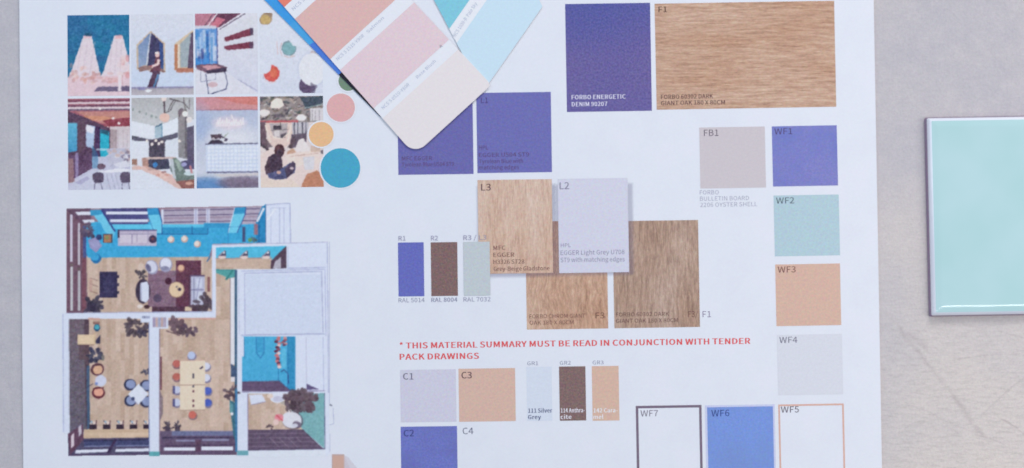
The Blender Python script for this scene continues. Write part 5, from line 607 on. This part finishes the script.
    c.line([(329.6, 242), (329.8, 404), (332.4, 406)], .7, LN); c.line([(329.8, 404.8), (332, 406)], 1.2, (90, 90, 110)); c.line([(333.4, 408), (333.6, 424), (329.8, 425)], .7, LN); c.line([(329.8, 425), (330, 452)], .6, LN, .7)
    c.poly([(248.6, 451), (326, 450), (326, 456), (249, 457)], PAPER)
    # a last grain over the whole print where nothing is printed
    c.organic(0, 9); c.grain(62, 205, 330, 456, 5.0, 1.2); c.soft(0.48); return c
fp = floor_plan(); fp.build("floor_plan", sheet, Z1, "printed overhead floor plan with teal and timber rooms", 0.62, crop=True)

# ---- printed samples
def sw(rect_, c, label, shift=(8, 2, -4), z=Z1, blot=0.0, grain=.045, name="colour_swatch"): return swatch(name, rect_, ink(c, shift, grain, blot=blot), sheet, z, label)
T = lambda c: ink(c, (0, 0, 0), 0.03)
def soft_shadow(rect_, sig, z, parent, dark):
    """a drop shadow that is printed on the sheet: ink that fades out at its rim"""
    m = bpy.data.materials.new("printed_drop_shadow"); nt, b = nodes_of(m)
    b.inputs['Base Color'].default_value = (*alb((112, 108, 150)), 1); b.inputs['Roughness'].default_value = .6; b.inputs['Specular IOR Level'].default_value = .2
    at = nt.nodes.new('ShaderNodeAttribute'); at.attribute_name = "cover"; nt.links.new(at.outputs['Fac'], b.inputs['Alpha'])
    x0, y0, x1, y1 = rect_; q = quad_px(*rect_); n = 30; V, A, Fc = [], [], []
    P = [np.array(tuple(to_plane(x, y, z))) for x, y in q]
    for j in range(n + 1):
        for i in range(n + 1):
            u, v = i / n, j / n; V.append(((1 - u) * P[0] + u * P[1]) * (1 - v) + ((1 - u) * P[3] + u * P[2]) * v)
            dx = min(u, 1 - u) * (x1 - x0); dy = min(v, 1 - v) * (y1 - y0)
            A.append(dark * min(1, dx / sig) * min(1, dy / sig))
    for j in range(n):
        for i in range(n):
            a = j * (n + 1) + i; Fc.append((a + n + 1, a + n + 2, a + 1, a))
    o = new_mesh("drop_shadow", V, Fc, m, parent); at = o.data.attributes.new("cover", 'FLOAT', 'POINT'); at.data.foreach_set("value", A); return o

# denim and oak at the top
den = bpy.data.materials.new("printed_denim"); nt, b = nodes_of(den); tc = nt.nodes.new('ShaderNodeTexCoord').outputs['Object']
n1 = noise(nt, tc, 1000, 3, .7); n2 = noise(nt, tc, 28, 2, .5, off=(.31, .1, 0)); sp = nt.nodes.new('ShaderNodeSeparateXYZ'); nt.links.new(tc, sp.inputs[0])
mr = nt.nodes.new('ShaderNodeMapRange'); mr.inputs[1].default_value = 0.0; mr.inputs[2].default_value = 0.026; nt.links.new(sp.outputs[1], mr.inputs[0])
ra = ramp(nt, n1.outputs[0], [(.34, alb((88, 82, 146))), (.66, alb((118, 108, 170)))]); rb = ramp(nt, n1.outputs[0], [(.34, alb((62, 76, 150))), (.66, alb((88, 96, 172)))])
ad = nt.nodes.new('ShaderNodeMath'); ad.operation = 'MULTIPLY_ADD'; ad.inputs[1].default_value = .55; ad.inputs[2].default_value = -.26; nt.links.new(mr.outputs[0], ad.inputs[0])
a2 = nt.nodes.new('ShaderNodeMath'); a2.operation = 'MULTIPLY_ADD'; a2.inputs[1].default_value = .7; nt.links.new(n2.outputs[0], a2.inputs[0]); nt.links.new(ad.outputs[0], a2.inputs[2])
a2.use_clamp = True; mx = mix_node(nt); nt.links.new(a2.outputs[0], mx.inputs[0]); nt.links.new(ra.outputs[0], mx.inputs[6]); nt.links.new(rb.outputs[0], mx.inputs[7]); finish(nt, b, mx.outputs[2], tc, .06, chroma=.6)
s = swatch("carpet_swatch", (566, 3.4, 651, 111.4), den, sheet, Z1, "large printed denim blue carpet swatch")
lettering([("FORBO ENERGETIC", 571.6, 99.4, 4.3, 54), ("DENIM 90207", 571.8, 106.4, 4.3, 35.5)], T((214, 214, 240)), s, bold=.012)
s = swatch("oak_swatch", (655.6, 2.2, 835.2, 108.2), wood((146, 112, 98), (190, 156, 138), (216, 192, 176), False, 3.3, 11, 0.25), sheet, Z1, "largest printed oak plank swatch with horizontal grain")
lettering([("F1", 658.5, 12.2, 5.6, 8.5)], T((88, 64, 60)), s, bold=.006); lettering([("FORBO 60302 DARK", 661, 99, 4.2, 52), ("GIANT OAK 180 X 80CM", 661, 105.2, 4.2, 64)], T((98, 70, 72)), s, bold=.006)
# blue laminates, partly under the paint cards
BL = (108, 106, 172)
s = sw((397.8, 92, 473, 174.4), (94, 100, 174), "printed blue laminate swatch partly under the pink paint card", (20, 8, 0), blot=0); lettering([("MFC EGGER", 402, 160.5, 4, 30), ("Tyrolean Blue U504 ST9", 402, 166.6, 4, 52)], T((92, 66, 112)), s)
s = sw((476.8, 92.4, 551.4, 172.6), (98, 106, 180), "printed blue laminate swatch right of the pink paint card", (18, 6, 0), blot=0)
lettering([("L1", 481, 103, 5.5, 7)], T((76, 60, 120)), s); lettering([("HPL", 479, 149.6, 4, 9), ("EGGER U504 ST9", 479, 157, 4, 50), ("Tyrolean Blue with", 479, 163.4, 4, 44), ("matching edges", 479, 169.6, 4, 40)], T((92, 66, 112)), s)
# overlapping laminate prints
s = swatch("oak_swatch", (526, 221, 607.4, 329), wood((158, 126, 112), (190, 156, 138), (212, 182, 164), True, 8.1, 7, 0.9), sheet, Z1, "printed golden oak swatch below and left of centre")
lettering([("FORBO CHROM GIANT", 529.4, 318.4, 4, 56), ("OAK 180 X 80CM", 529.6, 324.8, 4, 44)], T((118, 82, 78)), s); lettering([("F3", 595.6, 318.4, 5.8, 9)], T((112, 76, 70)), s)
s = swatch("oak_swatch", (613.4, 220.6, 699, 327.6), wood((138, 114, 106), (172, 146, 134), (198, 174, 162), True, 5.7, 9, 0.35), sheet, Z1, "printed brown oak swatch below and right of the grey laminate")
lettering([("FORBO 60302 DARK", 616, 316.6, 4, 53), ("GIANT OAK 180 X 80CM", 616, 323, 4, 62)], T((100, 72, 72)), s); lettering([("F3/", 688, 317, 5.8, 10)], T((110, 78, 74)), s)
lettering([("F1", 702.6, 317.2, 6, 8.4)], T((140, 130, 160)), sheet, Z1, name="caption")
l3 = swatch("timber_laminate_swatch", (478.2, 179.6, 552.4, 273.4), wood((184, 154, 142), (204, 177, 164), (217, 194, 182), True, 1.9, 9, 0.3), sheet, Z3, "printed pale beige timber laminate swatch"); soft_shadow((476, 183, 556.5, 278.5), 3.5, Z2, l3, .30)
lettering([("L3", 481, 190.6, 6.6, 10)], T((110, 84, 92)), l3, Z4, bold=.008); lettering([("MFC", 493.4, 250, 4.2, 12), ("EGGER", 493.4, 257, 4.2, 21), ("H3326 ST28", 493.4, 264, 4.2, 31), ("Grey-Beige Gladstone", 493.6, 271, 4.2, 56)], T((128, 94, 94)), l3, Z4, bold=.008)
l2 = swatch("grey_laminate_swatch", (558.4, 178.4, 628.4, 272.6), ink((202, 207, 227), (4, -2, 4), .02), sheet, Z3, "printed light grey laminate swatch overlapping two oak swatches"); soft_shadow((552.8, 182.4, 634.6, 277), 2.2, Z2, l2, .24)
lettering([("L2", 559.6, 189.2, 6.8, 9.6)], T((130, 130, 156)), l2, Z4, bold=.004); lettering([("HPL", 560.8, 247.2, 3.8, 10), ("EGGER Light Grey U708", 560.6, 255, 4.4, 64), ("ST9 with matching edges", 560.6, 262.2, 4.4, 64)], T((138, 136, 166)), l2, Z4)
# RAL strips
for (r, c_, sh, t1, t2, lab) in (((398.2, 242.4, 424, 296.4), (92, 102, 188), (18, 12, 4), ("R1", 398.6, 240.6, 4.6, 7), ("RAL 5014", 398.6, 302.4, 4.2, 26), "printed blue RAL strip, first of three"),
                                 ((431, 242.2, 457.6, 296), (112, 92, 96), (26, 18, 14), ("R2", 431, 240.4, 4.6, 7), ("RAL 8004", 431.4, 302, 4.2, 26), "printed brown RAL strip, middle of three"),
                                 ((463.6, 241.8, 490, 295.4), (185, 196, 208), (6, 3, 3), ("R3 / L3", 463.4, 240, 4.6, 23), ("RAL 7032", 463.6, 301.6, 4.2, 27), "printed pale grey RAL strip overlapping the timber laminate")):
    s = sw(r, c_, lab, sh, z=Z5 if r[0] > 460 else Z1, name="paint_strip"); lettering([t1], T((150, 150, 182)), s, Z5); lettering([t2], T((140, 142, 175)), s, Z2, bold=.008 if "80" in t2[0] else 0)
# heading
lettering([("* THIS MATERIAL SUMMARY MUST BE READ IN CONJUNCTION WITH TENDER", 399.4, 348.6, 5.9, 351), ("PACK DRAWINGS", 399.6, 359.8, 5.9, 79.5)], T((216, 92, 98)), sheet, Z1, bold=.014, ang=math.radians(.78), name="heading", label="red printed heading in capital letters")
# C and GR swatches
for r, c_, sh, t, tc_, lab in (((400.4, 369.6, 456.2, 422), (199, 200, 224), (4, 2, 2), "C1", (112, 112, 136), "printed pale lilac grey swatch"), ((458.8, 368.4, 515.4, 421.4), (204, 174, 166), (8, 6, 4), "C3", (96, 74, 84), "printed tan swatch beside the lilac one"),
                                ((401, 426.4, 457.4, 486), (96, 112, 192), (24, 12, 8), "C2", (66, 72, 134), "printed strong blue swatch at the sheet's lower edge")):
    s = sw(r, c_, lab, sh, blot=-.3 if t == "C2" else 0); lettering([(t, r[0] + 2.6, r[1] + 10, 6.4, 10.5)], T(tc_), s, bold=.006)
lettering([("C4", 462.6, 434.2, 6.4, 10.8)], T((100, 104, 130)), sheet, Z1, name="caption")
for r, c_, sh, t, lines, tc_, lab in (((526.8, 366.8, 552, 420.8), (208, 216, 236), (-2, 0, 2), "GR1", (("111 Silver", 24), ("Grey", 13)), (84, 92, 134), "printed silver grey grout strip"), ((559.4, 366.4, 585.8, 420.6), (114, 94, 98), (24, 18, 14), "GR2", (("114 Anthra-", 24), ("cite", 11)), (226, 226, 244), "printed brown grout strip"),
                                       ((592.2, 366, 619, 420.6), (205, 174, 162), (6, 6, 6), "GR3", (("142 Cara-", 24), ("mel", 10)), (232, 230, 244), "printed tan grout strip")):
    s = sw(r, c_, lab, sh, name="grout_strip"); lettering([(t, r[0] + .4, r[1] - 1.6, 3.7, 11)], T((134, 136, 165)), s, Z1)
    lettering([(lines[0][0], r[0] + 1.4, r[3] - 8, 4.2, lines[0][1]), (lines[1][0], r[0] + 1.2, r[3] - 1.6, 4.2, lines[1][1])], T(tc_), s, bold=.012)
# FB and WF column
s = sw((699.8, 127, 765.4, 188), (196, 191, 204), "printed oyster grey bulletin board swatch", (4, 2, 0)); lettering([("FB1", 704, 136, 6.2, 14.5)], T((104, 94, 112)), s)
lettering([("FORBO", 699.8, 194.6, 4.2, 19), ("BULLETIN BOARD", 700, 200.8, 4.2, 49), ("2206 OYSTER SHELL", 700.2, 207, 4.2, 57)], T((162, 165, 190)), sheet, Z1, name="caption")
for r, c_, sh, t, tc_, lab in (((772.4, 125.8, 837.4, 186), (114, 122, 194), (20, 10, 6), "WF1", (84, 76, 124), "printed violet blue wall finish swatch"), ((774.2, 195, 839.4, 255.8), (170, 197, 215), (6, 4, 2), "WF2", (92, 102, 122), "printed pale aqua wall finish swatch"),
                                ((775.8, 264, 840.6, 325.6), (204, 172, 162), (6, 6, 4), "WF3", (122, 84, 84), "printed tan wall finish swatch in the right column"), ((777.4, 334.4, 842.6, 394.8), (208, 213, 229), (2, 0, 2), "WF4", (120, 120, 142), "printed very pale grey wall finish swatch")):
    s = sw(r, c_, lab, sh, blot=.12 if t == "WF1" else 0); lettering([(t, r[0] + 2, r[1] + 8.6, 6, 18)], T(tc_), s, bold=.002)
s = frame_print("outlined_swatch", (779, 404, 844.6, 480), 1.7, ink((208, 170, 162), (4, 2, 2)), sheet, Z1, "printed empty swatch with a pink outline"); lettering([("WF5", 781, 412.6, 6, 18)], T((100, 90, 106)), s)
s = sw((707.8, 406.8, 773.6, 480), (108, 144, 219), "printed sky blue wall finish swatch", (18, 6, 4), z=Z2, blot=-.3); frame_print("pale_border", (705.6, 404.8, 775.4, 482), 2.3, ink((196, 202, 236)), s, Z1); lettering([("WF6", 711.4, 416.4, 6.4, 18)], T((40, 62, 130)), s, Z3)
s = frame_print("outlined_swatch", (636.4, 405.4, 702.2, 481), 2.5, ink((116, 104, 126), (4, 2, 2)), sheet, Z1, "printed empty swatch with a dark mauve outline"); lettering([("WF7", 640.6, 416.4, 6, 17.4)], T((126, 120, 142)), s)
# small tan print cut by the lower edge
c = Canvas(328, 452, 362, 500, PAPER); c.poly([(344, 455), (348, 457), (357, 468), (360, 500), (344, 500)], (206, 204, 220)); c.poly([(344, 456), (350, 468), (352, 500), (344, 500)], (198, 190, 206), .7); c.rect(331.6, 454.4, 344.4, 500, (188, 162, 164)); c.rect(333, 455.6, 344, 500, (202, 166, 156)); c.soft(.5)
c.build("tan_picture", sheet, Z1, "small tan print at the sheet's lower edge", .6, crop=True)

# ------------------------------------------------------------------ paint cards
def arc_corner(p, a, b, r, n=8):
    p, a, b = map(lambda q: np.array(q, float), (p, a, b)); u = (a - p) / np.linalg.norm(a - p); v = (b - p) / np.linalg.norm(b - p)
    th = math.acos(float(np.clip(u @ v, -1, 1))); d = r / math.tan(th / 2); c_ = p + (u + v) / np.linalg.norm(u + v) * (r / math.sin(th / 2))
    s0, s1 = p + u * d - c_, p + v * d - c_; a0, a1 = math.atan2(s0[1], s0[0]), math.atan2(s1[1], s1[0])
    da = (a1 - a0 + math.pi) % (2 * math.pi) - math.pi
    return [tuple(c_ + r * np.array((math.cos(a0 + da * k / n), math.sin(a0 + da * k / n)))) for k in range(n + 1)]
def clip_half(poly, q, nrm):
    """keep the part of poly where (p-q).nrm >= 0"""
    out = []; n = len(poly)
    for k in range(n):
        a, b_ = np.array(poly[k]), np.array(poly[(k + 1) % n]); da, db = (a - q) @ nrm, (b_ - q) @ nrm
        if da >= 0: out.append(tuple(a))
        if (da >= 0) != (db >= 0): out.append(tuple(a + (b_ - a) * da / (da - db)))
    return out
def card(name, corners, radii, zt, thick, bands, label, edge_c, texts=(), axis=None, group="paint colour cards fanned over the sheet"):
    """corners: far-left, far-right, near-right, near-left in pixels; bands: (from, to, colour, label) in pixels from the near end"""
    out = []; n = 4
    for k in range(4):
        p, a, b_ = corners[k], corners[k - 1], corners[(k + 1) % 4]
        out += arc_corner(p, a, b_, radii[k]) if radii[k] else [p]
    cen = to_plane(*np.mean(corners, axis=0), 0); root = thing(name, (cen.x, cen.y, zt - thick), label, "paint card", group)
    # gentle outward sag is left out: the cards lie flat, their edges a real thickness
    V = [tuple(to_plane(x, y, zt)) for x, y in out]; m_ = len(V); V += [(v[0], v[1], zt - thick) for v in V]
    Fc = [list(range(m_))[::-1], list(range(m_, 2 * m_))] + [(k, (k + 1) % m_, m_ + (k + 1) % m_, m_ + k) for k in range(m_)]
    new_mesh("card_stock", V, Fc, ink(edge_c, (0, 0, 0), .02), root)
    e0, e1 = np.array(corners[3], float), np.array(corners[2], float); far = (np.array(corners[0], float) + np.array(corners[1])) / 2
    d = e1 - e0; d /= np.linalg.norm(d); nrm = np.array((-d[1], d[0])); 
    if (far - e0) @ nrm < 0: nrm = -nrm
    inner = [tuple(p) for p in out]
    for f, t, c_, lb in bands:
        pl = clip_half(clip_half(inner, e0 + nrm * f, nrm), e0 + nrm * t, -nrm)
        if len(pl) > 2: new_mesh("colour_band", [tuple(to_plane(x, y, zt + .00005)) for x, y in pl], [list(range(len(pl)))[::-1]], ink(c_, (3, -1, 3), .03, .5), root, label=lb)
    for txt, x, y, cap, wid, ang in texts: lettering([(txt, x, y, cap, wid)], ink((172, 182, 210), (0, 0, 0), .02), root, zt + .00005, ang=math.radians(ang))
    return root
Zb = SHEET_T + .0012
# added card: blue and black edge painted as the pink card's shadow
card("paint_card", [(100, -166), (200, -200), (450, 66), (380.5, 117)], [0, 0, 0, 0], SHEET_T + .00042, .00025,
     [(0, 59, (34, 36, 50), "near-black strip painted as shadow over the green dot"), (59, 100, (72, 122, 214), "deep blue strip painted as shadow"), (100, 128, (70, 160, 224), "bright blue strip painted as shadow"), (128, 400, (60, 152, 226), "clear blue strip painted as shadow")],
     "added blue and black card whose thin edge stands in for the shadow of the pink card", (70, 130, 215))
card("paint_card", [(378, -107), (438, -192), (542.6, 6.4), (482.5, 92.3)], [0, 0, 1.2, 1], SHEET_T + .00062, .0003,
     [(0, 49.4, (194, 221, 241), "very pale blue band"), (63.6, 128, (126, 197, 221), "aqua band"), (142, 205, (96, 178, 212), "teal band")],
     "blue paint card with pale blue and aqua bands, fanned out to the right", (226, 230, 244), [("NCS 1030-B  Pale Sky", 455.4, 37.0, 3.4, 40, 56.6)])
card("paint_card", [(136, -161), (261, -161), (491.4, 84.8), (414.6, 154.8)], [0, 0, 5, 14], SHEET_T + .00098, .0003,
     [(0, 48.5, (223, 220, 227), "palest blush band"), (62, 113, (219, 201, 213), "light pink band"), (127.6, 181, (214, 178, 178), "salmon pink band"), (197, 260, (224, 128, 112), "coral red band")],
     "pink paint card with blush, pink and salmon bands, topmost of the fan", (224, 228, 243),
     [("NCS S 0510-Y80R", 383.4, 109.5, 3.4, 36, 42.6), ("Rose Blush", 417.6, 78.6, 3.0, 25, 42.6), ("NCS S 1515-Y90R", 338.0, 60.6, 3.4, 36, 42.6), ("Salmon", 368, 33.4, 3.0, 22, 42.6), ("NCS 3030", 293.6, 10.6, 3.4, 26, 42.6), ("*", 443.4, 52, 7, 4, 42.6)])

# ------------------------------------------------------------------ glazed tile
def tile():
    root = thing("ceramic_tile", to_plane(1028, 217, 0), "glossy aqua glazed square tile with white rim on the countertop right of the sheet", "tile")
    h = .0054
    co = [(927.4, 118.4), (1124, 114.6), (1128, 312.8), (931.4, 315.4)]
    B = [to_plane(x, y, h * .6) for x, y in co]; cx = sum((p for p in B), Vector()) / 4
    ex = ((B[1] - B[0]) + (B[2] - B[3])).normalized(); ey = Vector((-ex.y, ex.x, 0)); hw = ((B[1] - B[0]).length + (B[2] - B[3]).length) / 4; hh = ((B[0] - B[3]).length + (B[1] - B[2]).length) / 4
    def ring(ins, z, rad):
        a, b_ = hw - ins, hh - ins; r = max(rad - ins * .3, .0005); pts = []
        for (sx, sy, a0) in ((1, 1, 0), (-1, 1, 90), (-1, -1, 180), (1, -1, 270)):
            for k in range(7):
                t = math.radians(a0 + 15 * k); pts.append(Vector((cx.x, cx.y, z)) + ex * (sx * (a - r) + r * math.cos(t)) + ey * (sy * (b_ - r) + r * math.sin(t)))
        return pts
    def stack(rings, cap):
        V, Fc = [], []; n = len(rings[0])
        for R in rings: V += [tuple(p) for p in R]
        for k in range(len(rings) - 1):
            for i in range(n):
                j = (i + 1) % n; Fc.append((k * n + i, k * n + j, (k + 1) * n + j, (k + 1) * n + i))
        if cap: Fc.append([(len(rings) - 1) * n + i for i in range(n)])
        return V, Fc
    def glaze(c1, c2, nm, bumpy):
        m = bpy.data.materials.new(nm); nt, b = nodes_of(m); tc = nt.nodes.new('ShaderNodeTexCoord').outputs['Object']
        n = noise(nt, tc, 30, 2, .5); r = ramp(nt, n.outputs[0], [(.35, alb(c1)), (.65, alb(c2))]); nt.links.new(r.outputs[0], b.inputs['Base Color'])
        b.inputs['Roughness'].default_value = .12; b.inputs['Specular IOR Level'].default_value = .5; b.inputs['Coat Weight'].default_value = .4; b.inputs['Coat Roughness'].default_value = .05
        n2 = noise(nt, tc, 46, 2, .5); n3 = noise(nt, tc, 320, 2, .5); a = nt.nodes.new('ShaderNodeMath'); a.operation = 'MULTIPLY_ADD'; a.inputs[1].default_value = .04; nt.links.new(n3.outputs[0], a.inputs[0]); nt.links.new(n2.outputs[0], a.inputs[2])
        bp = nt.nodes.new('ShaderNodeBump'); bp.inputs['Strength'].default_value = .5; bp.inputs['Distance'].default_value = bumpy; nt.links.new(a.outputs[0], bp.inputs['Height']); nt.links.new(bp.outputs[0], b.inputs['Normal']); nt.links.new(bp.outputs[0], b.inputs['Coat Normal'])
        return m
    R = .0009
    clay = [ring(-.0005, 0.0, R), ring(-.0005, .0012, R), ring(0, .0026, R)]  # dark flared foot also paints the shadow line along the tile's edge
    rim = [ring(0, .0026, R), ring(0, h - .0026, R), ring(.00025, h - .0017, R), ring(.0008, h - .0009, R), ring(.0016, h - .00045, R)]
    face = [ring(.0016, h - .00045, R), ring(.0036, h - .00009, R), ring(.0046, h - .00001, R), ring(.0056, h, R)]
    V, F_ = stack(clay, False); new_mesh("clay_base", V, F_, ink((138, 124, 154), (12, 6, 4), .08), root, smooth=True)
    V, F_ = stack(rim, False); new_mesh("white_rim", V, F_, glaze((216, 222, 243), (224, 229, 247), "white_glaze", .00005), root, smooth=True)
    V, F_ = stack(face, True); o = new_mesh("glazed_face", V, F_, glaze((172, 210, 220), (180, 214, 226), "aqua_glaze", .00010), root, smooth=True)
tile()
